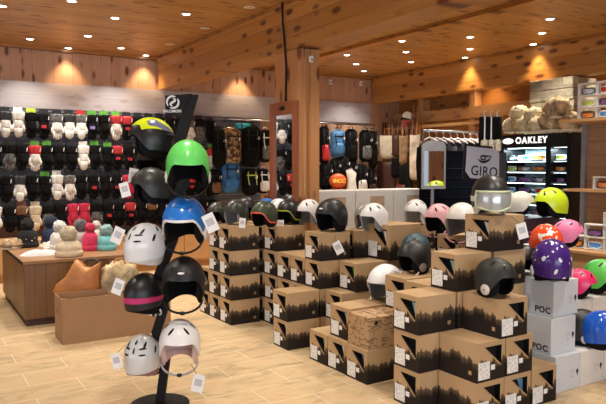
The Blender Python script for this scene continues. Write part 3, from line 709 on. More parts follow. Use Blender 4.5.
helmet('white helmet left of the neon yellow one', on(521, 1.095, 6.0), 70, (.7, .68, .6), vents=0, sc=.9)
helmet('bright rose helmet behind the white cartons', on(582, 2 * K, 5.08), 60, (.85, .03, .16), .35, sc=.92, vents=4)
helmet('lime green helmet at the right edge of the photo', on(604, 2 * K, 5.26), 40, (.12, .62, .1), .35, sc=1.12, vents=4)
helmet('matt black helmet beside the blue one on a white carton', on(585, K, 4.66), 80, BLK, .5, sc=1.0, vents=0, ear=EARW)
helmet('glossy blue helmet at the right edge on a white carton', on(606, K, 4.55), 60, (.01, .10, .55), .15, sc=1.05, vents=2)

# ================================================================== HELMET RACK
D0 = 4.16
def rl(px, py, d=D0):
    p = atd(px, py, d); return p
base = atz(160, 405, 0)
DB = base.x * FW[0] + base.y * FW[1]
rk = thing('helmet_rack', 'tall black zigzag helmet display rack with round base and sign', 'display rack', (base.x, base.y, 0), -YAW)
def loc_(px, py):     # into rack coordinates (x right, z up)
    p = atd(px, py, DB); v = Vector((p.x - base.x, p.y - base.y)); return (v.x * RT[0] + v.y * RT[1], p.z)
zz = [loc_(*q) for q in [(192.5, 95), (180, 140), (185, 178), (172, 212), (173, 240), (158, 278), (164, 308), (156.5, 332), (166, 358), (160, 403)]]
pb = MB()
for i in range(len(zz) - 1):
    (x0, z0), (x1, z1) = zz[i], zz[i + 1]; hw = .036 - .001 * i
    pb.prism([(x0 - hw, z0), (x0 + hw, z0), (x1 + hw, z1), (x1 - hw, z1)], -.02, .02)
pb.build('post', BLACKM, rk)
MB().lathe([(0, .0), (.19, 0), (.19, .012), (.16, .022), (0, .026)], 36).build('base_plate', BLACKM, rk, smooth=False)
a = loc_(166, 96); b_ = loc_(184, 115)
MB().prism([(a[0], a[1]), (a[0] + .17, a[1] + .012), (b_[0] - .02, b_[1]), (a[0], b_[1])], -.026, -.020).build('sign_board', BLACKM, rk)
cx, cz_ = loc_(173.7, 102.6)
sw = MB()
for sgn in (0, PI):
    sw.tube([(cx + .037 * math.cos(sgn + 1.1 + i * PI / 14), -.030, cz_ + .037 * math.sin(sgn + 1.1 + i * PI / 14)) for i in range(0, 13)], [.003 + .004 * math.sin(PI * i / 12) for i in range(0, 13)], 6, .4)
sw.tube([(cx + .015 * math.sin(q * PI / 8) * (1 if q < 8 else 1), -.030, cz_ + .026 - .052 * q / 16) for q in range(17)], [.002 + .006 * math.sin(PI * (q + .5) / 17) for q in range(17)], 6, .4)
sw.build('swirl_logo', WHITE, rk)
q = loc_(173.2, 111.6); text('lettering', 'SALOMON', .024, WHITE, rk, (q[0], -.0275, q[1]), (PI / 2, 0, 0), .0006, 1.0, .0008)
RH = [  # px, py bottom, depth, yaw, kwargs
    ('yellow helmet with navy and white patches, black lower half, topmost on rack', 151, 158, 4.2, -70, dict(col=(.015, .015, .017), top=speckle('yellow_navy', (.66, .78, .02), (.16, .17, .28), .57, 5), sc=1.04, ear=None, stripe=None, vents=4)),
    ('bright green helmet with black lining on the rack', 188, 187, 3.82, 12, dict(col=(.13, .66, .13), rough=.32, vents=0, sc=1.12, rx=10, strap=True, ear=EARW)),
    ('black helmet with white tags below the yellow helmet on rack', 155, 181, 4.38, -20, dict(col=BLK, sc=1.0, tagd=(-.8, .06, 8), vents=4)),
    ('charcoal grey helmet with long white tag on the rack left side', 151, 204, 4.05, -60, dict(col=(.024, .026, .024), rough=.4, sc=.92, tagd=(-1.1, .12, -14), vents=4)),
    ('bright blue helmet with white rim on the rack', 185.5, 243, 3.92, -5, dict(col=(.012, .18, .62), rough=.28, rim=WHITE, vents=0, sc=1.15, rx=6, strap=True, tagd=(1.15, .15, -24), ear=EARW)),
    ('shiny white vented helmet on the rack left side', 146, 264, 4.05, 150, dict(col=(.78, .79, .80), rough=.22, vents=8, sc=1.04, liner=WHL, tagd=(-.9, .2, 24))),
    ('matt black helmet with small front mark, centre right of rack', 184, 303, 3.95, 4, dict(col=BLK, rough=.45, vents=4, sc=1.16, strap=True, mark=WHITE)),
    ('black helmet with magenta stripe and white tag on the rack', 145, 312, 4.05, 150, dict(col=BLK, rough=.4, stripe=mat('magenta_stripe', (.5, .02, .15), .4), vents=0, sc=1.0, strap=WHITE, tagd=(-.9, .2, 22))),
    ('glossy white helmet, lowest on the right of the rack', 180, 364, 3.95, 8, dict(col=(.86, .85, .83), rough=.3, vents=4, sc=1.12, liner=mat('pale_pink_liner', (.62, .45, .42), .9), strap=mat('grey_strap', (.4, .37, .37), .7), tagd=(1.0, -.03, 12))),
    ('white grey helmet with black slots, lowest on the left of the rack', 143, 373, 4.05, 170, dict(col=(.62, .63, .62), rough=.3, vents=8, sc=1.0, liner=mat('red_grey_liner', (.3, .16, .14), .9), strap=True, tagd=(-1.0, .14, -14))),
]
for (lb, px, py, d, yw, kw) in RH:
    p = atd(px, py, d); c = kw.pop('col'); h = helmet(lb, p, yw, c, **kw)
    # peg on the post reaching the helmet's inside
    dx, dz = (lambda v: (v.x * RT[0] + v.y * RT[1], p.z + .15))(Vector((p.x - base.x, p.y - base.y)))
    zi = min(zz, key=lambda q: abs(q[1] - (dz + .0))); i0 = 0
    for i in range(len(zz) - 1):
        if zz[i][1] >= dz >= zz[i + 1][1]:
            f_ = (zz[i][1] - dz) / (zz[i][1] - zz[i + 1][1]); zi = (zz[i][0] + (zz[i + 1][0] - zz[i][0]) * f_, dz)
    dy = -(d - DB); dyl = (d - DB)
    MB().tube([(zi[0], 0, dz - .02), (zi[0] * .5 + dx * .5, dyl * .6, dz + .0), (dx, dyl, dz + .03)], .010, 8).build('peg', BLACKM, rk, smooth=True)

# ================================================================== HAT COUNTER
CT = .64
t = thing('display_counter', 'brown oak counter covered with winter hats', 'counter', (.94, 6.62, 0))
MB().span((0.02, .02, 0), (1.02, 1.62, .07)).build('plinth', mat('dark_plinth', (.05, .02, .012), .6), t)
MB().span((0, 0, .07), (1.04, 1.64, CT - .03)).build('cabinet_body', OAK, t, bevel=.003)
MB().span((-.012, -.012, CT - .03), (1.052, 1.652, CT)).build('counter_top', OAKTOP, t, bevel=.003)
MB().span((-.016, -.016, CT - .034), (-.012, 1.65, CT - .002)).build('edge_strip', BLACKM, t)
def beanie(label, px, py, w, col, pom=None, cuffcol=None, d=None, bead=False, hz=1.0, bump=.5):
    p = atz(px, py, CT) if d is None else Vector(on(px, CT, d)); sc = w
    hz = hz * 1.0; t = thing('knitted_hat', label, 'hat', (p.x, p.y, CT + .001), random.uniform(0, 6))
    m = mat('knit_%.2f%.2f%.2f' % col, col, .95, var=.15, scale=30, bump=bump)
    pr = [(.0, .0), (sc * .5, 0), (sc * .52, .03), (sc * .51, .06), (sc * .52, .11 * hz), (sc * .47, .16 * hz), (sc * .33, .195 * hz), (.0, .21 * hz)]
    MB().lathe(pr, 22).build('crown', m, t, smooth=True)
    MB().lathe([(sc * .50, .0), (sc * .545, .005), (sc * .555, .03), (sc * .545, .055), (sc * .50, .06)], 22).build('cuff', mat('knit_%.2f%.2f%.2f' % (cuffcol or col), cuffcol or col, .95, var=.15, scale=30, bump=bump), t, smooth=True)
    if pom: MB().ball((0, 0, .21 * hz + sc * .22), sc * .34, 22, 16, .3, px, 9).build('pompom', mat('fur_%.2f%.2f%.2f' % pom, pom, 1, var=.25, scale=40, bump=1), t, smooth=True)
    if bead:
        for i in range(26):
            b_ = MB()
            an = i * 2.4; z = .08 + .09 * (i / 26); r_ = sc * (.50 - .2 * (i / 26) ** 2); b_.ball((r_ * math.cos(an) * 1.02, r_ * math.sin(an) * 1.02, z), .008, 6, 4)
            b_.build('bead', WHITE, t)
    return t
beanie('black knitted hat dotted with white beads on the counter', 28, 247, .21, (.012, .012, .014), (.015, .015, .015), bead=True)
beanie('navy knitted hat with cream ear side on the counter', 51, 235, .22, (.02, .03, .07), (.02, .03, .06), d=7.45)
beanie('cream knitted hat on the counter between white scarf and pink hat', 69, 256, .25, (.72, .60, .42), (.70, .6, .42), hz=.8)
beanie('white bobble hat behind the cream hat', 59, 250, .2, (.8, .78, .74), (.85, .83, .8), d=7.0)
beanie('grey and white bobble hat standing behind the pink one', 80, 240, .22, (.45, .42, .4), (.18, .17, .17), (.7, .68, .64), d=7.05)
beanie('pink knitted hat with a large pompom', 89.5, 255.5, .16, (.75, .05, .14), (.75, .05, .13), d=6.95)
beanie('turquoise knitted hat with a fluffy pompom', 105.5, 255, .2, (.22, .62, .66), (.38, .6, .62), d=7.0, hz=.8)
beanie('small off-white hat between pink and turquoise hats', 96, 245, .14, (.75, .72, .66), (.8, .78, .74), d=7.35)
# cream fur hat, white gloves/scarf pile, red cloth
t = thing('fur_hat', 'cream and brown fur hat at the left end of the counter', 'hat', on(10, CT, 7.1)); MB().ball((0, 0, .05), (.12, .10, .055), 26, 14, .4, 3, 7).build('fur', mat('cream_brown_fur', (.5, .34, .2), 1, var=.6, scale=16, bump=1), t, smooth=True)
MB().lathe([(.0, 0), (.10, 0), (.11, .02), (.0, .03)], 18).build('hat_band', CREAMF, t)
def cloth(name, label, cat, px, py, w, l, h, m, seed, rz=0):
    h *= 1.5; p = atz(px, py, CT); t = thing(name, label, cat, (p.x, p.y, CT + .001), rz)
    mb = MB(); N = 24
    def fn(u, v):
        a = 2 * PI * u; r_ = v * (1 + .18 * mnoise.noise(Vector((math.cos(a) * 1.4 + seed, math.sin(a) * 1.4, 0))))
        x, y = math.cos(a) * r_ * w, math.sin(a) * r_ * l
        z = h * (1 - v ** 3) * (.7 + .9 * abs(mnoise.noise(Vector((x * 11 + seed, y * 11, 1))))) if v < 1 else 0
        return (x, y, z)
    mb.grid(fn, N, 9, True); mb.build('folded_fabric', m, t, smooth=True)
    MB().box((w * .3, 0, h * 1.05), (.03, .05, .002), rz=.4).build('price_tag', PAPER, t); return t
cloth('scarf', 'white fluffy scarf spread at the front edge of the counter', 'scarf', 42, 255, .20, .09, .045, mat('white_wool', (.85, .85, .84), 1, var=.08, scale=30, bump=.8), 2, -.1)
cloth('scarf', 'white wool scarf heap beside the cream hat', 'scarf', 58, 247, .15, .12, .07, mat('white_wool', (.85, .85, .84), 1, var=.08, scale=30, bump=.8), 5)
cloth('headband', 'dark red headband lying behind the beaded hat', 'headband', 14, 243, .10, .07, .03, mat('red_wool', (.4, .03, .05), 1, scale=30, bump=.8), 8)
cloth('headband', 'black and cream headband on the counter behind the white scarf', 'headband', 48, 246, .10, .08, .035, CREAMF, 11)

# ================================================================== BIG CARDBOARD BOX
BXh = .40
t = thing('cardboard_box', 'large open plain cardboard box holding bags on the floor', 'box', (1.12, 5.77, 0))
bw, bl = .98, .34
bm = MB().span((0, 0, 0), (bw, .006, BXh)).span((0, bl - .006, 0), (bw, bl, BXh)).span((0, .006, 0), (.006, bl - .006, BXh)).span((bw - .006, .006, 0), (bw, bl - .006, BXh)).span((0.006, .006, 0), (bw - .006, bl - .006, .006))
bm.build('box_walls', KRAFT, t)
MB().box((-.001, .2, BXh * .64), (.001, .07, .012)).build('hand_slot', BLACKM, t)
mk = MB(); mk.ball((-.001, .185, BXh * .72), (.001, .007, .007), 8, 6).ball((-.001, .215, BXh * .72), (.001, .007, .007), 8, 6); mk.build('printed_dots', BLACKM, t)
# filler inside: crumpled paper so bags rest high
t = thing('packing_paper', 'brown packing paper filling the open cardboard box', 'paper', (1.13, 5.78, .008)); 
MB().grid(lambda u, v: (.004 + .95 * u, .004 + .31 * v, .33 + .03 * mnoise.noise(Vector((u * 9, v * 5, 0)))), 24, 8).span((.004, .004, 0), (.954, .314, .28)).build('paper_heap', mat('brown_paper', (.3, .18, .1), .9), t, smooth=False)
p = atd(78, 296, 6.03)
t = thing('leather_bag', 'tan brown slouchy leather bag on top of the cardboard box', 'bag', (p.x, p.y, .315), -YAW)
g = .0094
BAG = [(-25, -2), (-22, 6), (-12, 14), (-5, 26), (-1, 33), (3, 31), (8, 25), (14, 24), (19, 27), (24, 30), (23, 24), (22, 12), (23, 4), (20, -3), (10, -6), (0, -7), (-12, -5)]
LTH = mat('tan_leather', (.50, .20, .06), .42, var=.2, scale=7, bump=.25)
MB().pillow([(a_ * g, (b_ + 7) * g * .98) for a_, b_ in BAG], .17, 7, .02, 4).build('bag_body', LTH, t, smooth=True)
MB().tube([(.02, .07, .30), (.06, .09, .345), (.12, .09, .35), (.17, .09, .33), (.19, .07, .30)], .012, 8).build('bag_handle', mat('bag_lining', (.06, .05, .05), .8), t, smooth=True)
p = atd(120, 296, 6.1)
t = thing('fur_bag', 'mottled cream and brown fur bag in the cardboard box', 'bag', (p.x, p.y, .31), -YAW)
MB().ball((0, 0, .16), (.19, .11, .18), 34, 22, .22, 6, 4).build('fur', mat('mottled_fur', (.50, .38, .22), 1, var=.6, scale=7, bump=.5), t, smooth=True)
MB().tube([(-.06, -.02, .30), (-.03, -.03, .36), (.04, -.03, .37), (.07, -.02, .31)], .008, 8).build('bag_handle', LTH, t, smooth=True)

# ================================================================== DRAWER CABINETS UNDER THE GLOVE WALL
def cabinet():
    t = thing('drawer_cabinet', '', 'cabinet')
    MB().span((0, 0, .10), (.995, .55, .53)).build('cabinet_body', DRAW, t, bevel=.002)
    MB().span((0, .03, 0), (.995, .55, .10)).build('plinth', BEAM, t)
    MB().span((-.0, -.015, .53), (.995, .55, .555)).build('cabinet_top', DRAW, t, bevel=.002)
    for i in range(2):
        d = MB().span((.012 + i * .49, -.015, .13), (.492 + i * .49, -.0005, .51)).build('drawer', DRAW, t, bevel=.003)
        MB().ball((.25 + i * .49, -.032, .44), (.022, .018, .022), 12, 8).build('knob', WHITE, d, smooth=True)
    return t
CBP = Proto(cabinet())
for i in range(5): CBP.put((.1 + i * 1.0, 9.27, 0), 0, ['beech drawer cabinet under the glove wall, at far left', 'beech drawer cabinet behind the hat counter', 'beech drawer cabinet seen between hats and rack helmets', 'beech drawer cabinet behind the helmet rack', 'beech drawer cabinet behind the carton block'][i], 'drawer cabinets under the glove wall')
t = thing('folded_jumper', 'dark garment lying on the drawer cabinet by the rack', 'clothing', (2.72, 9.5, .556)); MB().ball((0, 0, .05), (.16, .12, .05), 18, 10, .3, 2, 5).build('folded_fabric', DKFAB, t, smooth=True)

# ================================================================== GLOVE WALL
def glove_pair(body, cuff, card, mitt=False, accent=None, tg=True, patch=None):
    t = thing('glove_pair', '', 'gloves')
    MB().tube([(0, .10, .008), (0, 0, .0), (0, -.02, .012)], .003, 5).build('hook', GREYM, t)
    MB().box((0, -.006, -.035), (.10, .003, .06)).build('header_card', card, t)
    for s_ in (-1, 1):
        M = Matrix.Translation((s_ * .024, -.02 - .012 * (s_ > 0), -.06)) @ Matrix.Rotation(s_ * .10, 4, 'Y')
        gb = MB(); gb.m = M @ Matrix.Diagonal((1, .62, 1, 1))
        gb.tube([(0, 0, -.08), (0, 0, -.12), (0, 0, -.17), (0, 0, -.205)], [.040, .044, .05, .044], 10)
        if mitt: gb.tube([(0, 0, -.18), (0, 0, -.23), (0, 0, -.275), (0, 0, -.295)], [.046, .05, .040, .016], 10)
        else:
            for k in range(4):
                x = -.034 + k * .0225; L_ = (.085, .1, .1, .08)[k]
                gb.tube([(x, 0, -.19), (x * 1.12, 0, -.20 - L_ * .6), (x * 1.18, 0, -.2 - L_)], [.015, .0135, .008], 7)
        gb.tube([(s_ * .03, -.01, -.14), (s_ * .055, -.015, -.19), (s_ * .058, -.015, -.225)], [.018, .016, .009], 7)
        g_ = gb.build('glove', body, t, smooth=True)
        cb = MB(); cb.m = M @ Matrix.Diagonal((1, .62, 1, 1)); cb.lathe([(.042, -.10), (.05, -.085), (.052, -.02), (.047, .0), (.03, .002)], 12); cb.build('cuff', cuff, g_, smooth=True)
        if accent:
            ab = MB(); ab.m = M; ab.box((0, -.036, -.155), (.034, .006, .035)); ab.build('logo_patch', accent, g_)
    if tg: MB().box((.045, -.055, -.11), (.028, .002, .045), ry=.2).build('price_tag', PAPER, t)
    return t
BG = DKFAB; WG = mat('white_glove', (.72, .71, .68), .7, bump=.3); RG = mat('red_glove', (.5, .02, .03), .6); GG = mat('grey_glove', (.12, .12, .12), .7, var=.6, scale=30)
PGc = mat('green_card', (.12, .45, .05), .6); LMc = mat('lime_card', (.5, .65, .05), .6); RDc = mat('red_card', (.6, .03, .03), .5); BLc = mat('black_card', (.02, .02, .025), .5); BWN = mat('brown_glove', (.16, .07, .03), .6); RSE = mat('crimson_glove', (.5, .015, .06), .7); PRP = mat('purple_patch', (.25, .2, .5), .6); CRG = mat('cream_glove', (.6, .52, .38), .9, bump=.4)
GP = {
    'black leather gloves with a black card': lambda: glove_pair(BG, BG, BLc),
    'white gloves with black wrist band': lambda: glove_pair(WG, BLc, BLc, mitt=True, tg=False),
    'plain white mittens': lambda: glove_pair(WG, WG, WG, mitt=True, tg=False),
    'black gloves under a lime card': lambda: glove_pair(BG, BG, LMc, tg=False),
    'black gloves with small red mark': lambda: glove_pair(BG, BG, BLc, accent=RG),
    'white gloves with grey pattern': lambda: glove_pair(WG, GG, BLc),
    'pale gloves under a red card': lambda: glove_pair(WG, GG, RDc, mitt=True),
    'black gloves under a green card': lambda: glove_pair(BG, BG, PGc),
    'black gloves with purple patch and green card': lambda: glove_pair(BG, BG, PGc, accent=PRP),
    'white and red gloves under a green card': lambda: glove_pair(WG, RG, PGc),
    'red and black gloves': lambda: glove_pair(BG, RG, BLc, accent=RG),
    'crimson red mittens': lambda: glove_pair(RSE, RSE, BLc, mitt=False, tg=True),
    'brown leather gloves': lambda: glove_pair(BG, BWN, BWN),
    'cream woollen mittens': lambda: glove_pair(CRG, CRG, CRG, mitt=True, tg=False),
    'grey striped gloves': lambda: glove_pair(GG, BG, BLc, tg=False),
}
GK = list(GP); GPP = {}
def gk(i): return GK[i]
B0, WB, WM, BLm, BR, WGr, PR, BGr, BP, WR, RB, CR, BN, CM, GS = range(15)
ROWS = [
    [B0, WB, WM, BLm, BR, WGr, WB, PR, BP, BGr, WR, RB, B0, GS, BR, B0, B0, WGr, GS, B0],
    [B0, GS, B0, WR, BGr, B0, B0, WM, BGr, BGr, RB, BR, B0, B0, WGr, B0, BR, B0, B0, WR],
    [RB, B0, WB, B0, BGr, WM, WGr, B0, BR, B0, BR, CR, B0, BR, B0, B0, GS, RB, B0, BR],
    [WM, B0, BN, CM, GS, B0, CR, CR, GS, BR, B0, RB, B0, BN, B0, BR, B0, B0, BR, B0]]
ZR = [2.40, 1.945, 1.51, 1.085]
ordn = ['first', 'second', 'third', 'fourth', 'fifth', 'sixth', 'seventh', 'eighth', 'ninth', 'tenth', 'eleventh', 'twelfth', 'thirteenth', 'fourteenth', 'fifteenth', 'sixteenth', 'seventeenth', 'eighteenth', 'nineteenth', 'twentieth']
for r_, row in enumerate(ROWS):
    for i, k in enumerate(row):
        x = 1.02 + i * .17 + (r_ % 2) * .03 + random.uniform(-.012, .012)
        if k not in GPP: GPP[k] = Proto(GP[gk(k)]())
        lb = '%s, %s from left, %s glove row' % (gk(k), ordn[i], ('top', 'second', 'third', 'bottom')[r_])
        GPP[k].put((x, BY - .11, ZR[r_] - .01 + random.uniform(-.01, .01)), random.uniform(-.12, .12), lb, 'gloves hanging on the back wall', sc=1.22)
        if r_ < 3 or 1:
            pass

# ================================================================== BACKPACKS
def rr(w_, h_, r_=.3, n=5):
    pts = []; rad = min(w_, h_) * r_
    for cx_, cz2, a0 in ((w_ / 2 - rad, h_ / 2 - rad, 0), (-w_ / 2 + rad, h_ / 2 - rad, 90), (-w_ / 2 + rad, -h_ / 2 + rad, 180), (w_ / 2 - rad, -h_ / 2 + rad, 270)):
        for k in range(n + 1):
            a_ = R(a0 + 90 * k / n); pts.append((cx_ + rad * math.cos(a_), cz2 + rad * math.sin(a_)))
    return pts
def backpack(label, p, w_, h_, m, m2=None, trim=None, rz=0, sidew=.16):
    t = thing('backpack', label, 'backpack', p, rz)
    m2 = m2 or m; trim = trim or BLACKM
    MB().pillow(rr(w_, h_, .35), sidew, 5, .008, p[0]).build('main_body', m, t, smooth=True)
    b_ = MB(); b_.pillow(rr(w_ * .74, h_ * .42, .3), .09, 5, .004, 2, cy=-sidew * .46); o = b_.build('front_pocket', m2, t, smooth=True); o.location = (0, 0, -h_ * .2)
    s_ = MB()
    for k in (-1, 1): s_.tube([(k * w_ * .25, -sidew * .48, h_ * .38), (k * w_ * .27, -sidew * .56, h_ * .12), (k * w_ * .25, -sidew * .78, -h_ * .1)], .009, 6)
    s_.build('compression_strap', trim, t, smooth=True)
    MB().tube([(-.04, 0, h_ * .48), (-.03, 0, h_ * .56), (.03, 0, h_ * .56), (.04, 0, h_ * .48)], .008, 6).build('grab_handle', trim, t, smooth=True)
    MB().box((0, -sidew * .5, h_ * .25), (w_ * .7, .008, .02)).build('zip', trim, t)
    MB().box((w_ * .3, -sidew * .52, h_ * .18), (.04, .003, .05), ry=.2).build('price_tag', PAPER, t)
    MB().tube([(0, .04, h_ * .56), (0, .16, h_ * .57)], .006, 6).build('hook', GREYM, t)
    return t
CAMO = speckle('camouflage_cloth', (.10, .05, .03), (.32, .22, .12), .5, 16); BLUEB = mat('blue_nylon', (.02, .15, .42), .5, var=.2); BLUE2 = mat('steel_blue_nylon', (.06, .2, .42), .5, var=.2)
LIME = mat('lime_trim', (.5, .6, .1), .5)
def bk(px, py): q = aty(px, py, 9.66); return (q.x, q.y, q.z)
DKL = mat('dark_brown_leather', (.07, .025, .015), .5, bump=.3)
s_ = lambda n, d=10.5: n * d / 640
backpack('black backpack left of the camouflage one', bk(219, 148), s_(14), s_(40), BG)
backpack('camouflage patterned backpack hanging on the back wall', bk(231, 146), s_(22), s_(38), CAMO)
backpack('tall black backpack with a turquoise roll on top', bk(251, 146), s_(20), s_(44), BG)
backpack('bright blue backpack in the lower row on the back wall', bk(230, 177), s_(20), s_(32), BLUEB)
backpack('black backpack with lime piping in the lower row', bk(250, 182), s_(17), s_(28), BG, trim=LIME)
backpack('black and white backpack right of the lime piped one', bk(263, 181), s_(15), s_(26), BG, WG, trim=WHITE)
backpack('black and grey backpack beside the mirror frame', bk(265, 146), s_(14), s_(34), BG, GG, trim=WHITE)
backpack('small black backpack between glove wall and blue backpack', bk(215, 182), s_(13), s_(26), BG, BWN)
t = thing('sleeping_mat', 'turquoise rolled mat above the black backpack', 'rolled mat', bk(243, 126)); MB().tube([(-.12, 0, 0), (.12, 0, 0)], .045, 14).build('roll', mat('turquoise_foam', (.02, .4, .55), .5), t, smooth=True); MB().tube([(-.05, 0, 0), (-.03, 0, 0)], .048, 14).build('strap', BLACKM, t); MB().tube([(0, 0, 0), (0, .2, .03)], .006, 6).build('hook', GREYM, t)
# right of the column
for px, py, w_, h_, m_, m2, lb in [(372.5, 150, 8, 38, BG, BG, 'narrow black backpack in the back corner, upper row'), (351, 172, 12, 26, BG, BG, 'black backpack in the lower row above the white pouch'), (371, 184, 9, 32, BG, DKL, 'narrow black bag in the back corner, lower row'), (335, 170, 11, 24, BG, BG, 'black backpack under the blue one, left of centre'), (324, 145, 10, 38, BG, RG, 'narrow black backpack right beside the column'), (337.5, 143.5, 16, 28, BLUE2, BLUE2, 'steel blue backpack hanging right of the column'), (351, 146, 14, 34, BG, BG, 'black backpack with a white tag, right of the blue one'), (365.5, 146, 14, 32, BG, GG, 'black backpack with grey pocket lines near the corner'),
                             (326, 176, 14, 28, BG, BG, 'black backpack in the lower row beside the column'), (343, 168, 14, 24, BG, BG, 'small dark backpack below the steel blue one'), (361, 180, 13, 32, BG, WG, 'black and white ski bag in the lower row')]:
    q = aty(px, py, 9.62); dd = q.x * FW[0] + q.y * FW[1]
    backpack(lb, q, w_ * dd / 640, h_ * dd / 640, m_, m2, rz=-.1)
# round red-orange lettered bag and a white pouch
q = aty(338, 181, 9.3); dd = 11.4 / 640
t = thing('round_bag', 'round red and orange lettered bag behind the white cartons', 'bag', q, -.35)
MB().pillow([(math.cos(a_ * PI / 10) * 9 * dd, math.sin(a_ * PI / 10) * 7.5 * dd) for a_ in range(20)], .14, 5).build('bag_body', mat('orange_vinyl', (.65, .10, .02), .35), t, smooth=True)
MB().pillow([(math.cos(a_ * PI / 10) * 9 * dd, math.sin(a_ * PI / 10) * 3.5 * dd - 11 * dd) for a_ in range(20)], .14, 4).build('lower_pocket', mat('dark_red_vinyl', (.3, .01, .02), .35), t, smooth=True)
text('lettering', 'SMOC', 5 * dd, mat('yellow_print', (.85, .6, .1), .5), t, (0, -.078, .0), (PI / 2, 0, 0), .002, .9, .004)
q = aty(350.5, 180, 9.2); t = thing('white_pouch', 'white drawstring pouch next to the orange bag', 'bag', q, -.3)
MB().pillow([(a_ * dd, b_ * dd) for a_, b_ in [(-5, 10), (2, 11), (6, 7), (5, 0), (7, -12), (0, -15), (-5, -13), (-3, 0)]], .12, 5, .01, 4).build('bag_body', WG, t, smooth=True)
MB().tube([(-.06, -.03, .18), (0, -.05, .21), (.07, -.03, .14)], .008, 6).build('drawstring', GREYM, t)
# hanging rail in front of these, and the support shelf below
sh = MB().span((5.3, 9.1, 1.02), (7.6, 9.84, 1.05)); t = thing('wall_shelf', 'dark shelf below the backpacks behind the white cartons', 'shelf', (0, 0, 0)); sh.build('shelf_board', MIRW, t)
mb = MB()
for x in (5.4, 6.3, 7.5): mb.span((x, 9.2, .0), (x + .04, 9.84, 1.02))
mb.build('bracket', BLACKM, t)
rb = MB().tube([(4.5, 9.55, 2.33), (7.5, 9.55, 2.33)], .014, 10); t = thing('bag_rail', 'steel hanging rail above the backpacks', 'rail', (0, 0, 0)); rb.build('rail_tube', STEEL, t, smooth=True)
mb = MB()
for x in (4.55, 6.0, 7.45): mb.tube([(x, 9.55, 2.33), (x, 9.87, 2.33)], .01, 8)
mb.build('bracket', STEEL, t)

# ---- totes, straps and bags at the right wall
XW = RX - .35
def rw(px, py, X=None): return atx(px, py, X or 7.9)
def tote(label, px, py, w_, h_, m, handle=LTH, name='tote_bag', th=.12, long=.12):
    q = rw(px, py); d_ = (q.x * FW[0] + q.y * FW[1]) / 640 ; w_ *= d_; h_ *= d_
    if py > 160: long = 1.80 - q.z - h_ * .5
    t = thing(name, label, 'bag', q, R(-62))
    MB().pillow([(-w_ / 2, h_ / 2), (0, h_ * .47), (w_ / 2, h_ / 2), (w_ * .5, 0), (w_ * .46, -h_ * .45), (w_ * .3, -h_ / 2), (-w_ * .3, -h_ / 2), (-w_ * .46, -h_ * .45), (-w_ * .5, 0)], th, 6, .012, px).build('bag_body', m, t, smooth=True)
    MB().tube([(-w_ * .25, 0, h_ * .45), (-w_ * .2, 0, h_ * .5 + long), (w_ * .2, 0, h_ * .5 + long), (w_ * .25, 0, h_ * .45)], .008, 6).build('bag_handle', handle, t, smooth=True)
    return t

tote('cream tote bag hanging at the start of the right wall', 388.5, 147, 19, 24, CREAMF)
tote('brown canvas tote bag with straps right of the cream tote', 404, 150, 10, 30, mat('tan_canvas', (.30, .18, .09), .8, var=.4, scale=14))
tote('large dark brown leather bag in the lower row', 387, 178, 20, 34, DKL, long=.25)
tote('small dark satchel with tan handle under the canvas bag', 403, 176, 9, 22, BG, LTH)
tote('dark rucksack below the canvas tote', 404, 190, 16, 12, mat('dark_red_leather', (.14, .02, .015), .5), LTH)
tote('black bag in the gap between cream tote and leather bag', 396, 168, 10, 20, BG)
tote('black satchel hanging left of the patterned long bag', 409, 178, 9, 30, BG, DKL)
tote('dark brown bag under the peaked house, behind straps', 396, 146, 8, 22, DKL)
tote('white and tan long patterned bag hanging by the oval-topped mirror', 415, 157, 11, 46, mat('white_tan_print', (.6, .5, .4), .8, var=.4, scale=6), name='long_bag', long=.5)
t = thing('bag_rail', 'dark lower rail on the right wall holding the leather bags', 'rail', (7.9, 0, 0))
MB().tube([(0, 7.3, 1.80), (0, 9.75, 1.80)], .012, 8).build('rail_tube', BLACKM, t, smooth=True)
for y in (7.4, 8.5, 9.6): MB().tube([(0, y, 1.80), (.498, y, 1.84)], .01, 8).build('bracket', BLACKM, t)
# leather straps/belts row
for i in range(10):
    px = 377 + i * 4.6; q = rw(px, 132, 7.95); t = thing('leather_strap', 'brown leather strap, %s from the corner, hanging under the ledge' % ordn[i], 'strap', q, R(-62), 'leather straps under the ledge')
    L_ = .22 + .1 * random.random(); m_ = [LTH, DKL, mat('red_brown_leather', (.2, .06, .03), .5)][i % 3]
    MB().tube([(-.03, 0, .18), (-.035, -.01, -L_ * .6), (-.01, -.015, -L_), (.03, -.01, -L_ * .5), (.03, 0, .18)], .016, 6, .35).build('strap_loop', m_, t, smooth=True)
    MB().box((-.01, -.02, -L_), (.03, .006, .03)).build('buckle', STEEL, t)
t = thing('strap_rail', 'wooden peg rail holding the leather straps', 'rail', (8.0, 0, 0)); MB().span((0, 7.0, 2.26), (.04, 9.8, 2.31)).build('rail_board', LIGHTWOOD, t)
mb = MB()
for y in (7.1, 8.0, 8.9, 9.7): mb.span((.04, y, 2.27), (.398, y + .04, 2.30))
mb.build('bracket', LIGHTWOOD, t)
# little peaked lantern on the ledge
q = atx(407, 117, 7.98); t = thing('toy_house', 'small red-fronted house with snowy black roof on the ledge', 'ornament', (8.0, q.y, 2.312), R(-62)); u = .02
MB().box((0, 0, .06), (.20, .10, .12)).build('house_walls', mat('brown_house', (.35, .12, .06), .6), t)
MB().box((0, -.052, .055), (.12, .004, .07)).build('house_front', mat('red_front', (.4, .04, .03), .5), t)
MB().prism([(-.13, .12), (.13, .12), (.07, .2), (-.07, .2)], -.07, .07).build('roof', BLACKM, t)
MB().prism([(-.085, .17), (.10, .12), (.085, .24), (.0, .27), (-.06, .24)], -.075, .0).build('snow_cap', WHITE, t)

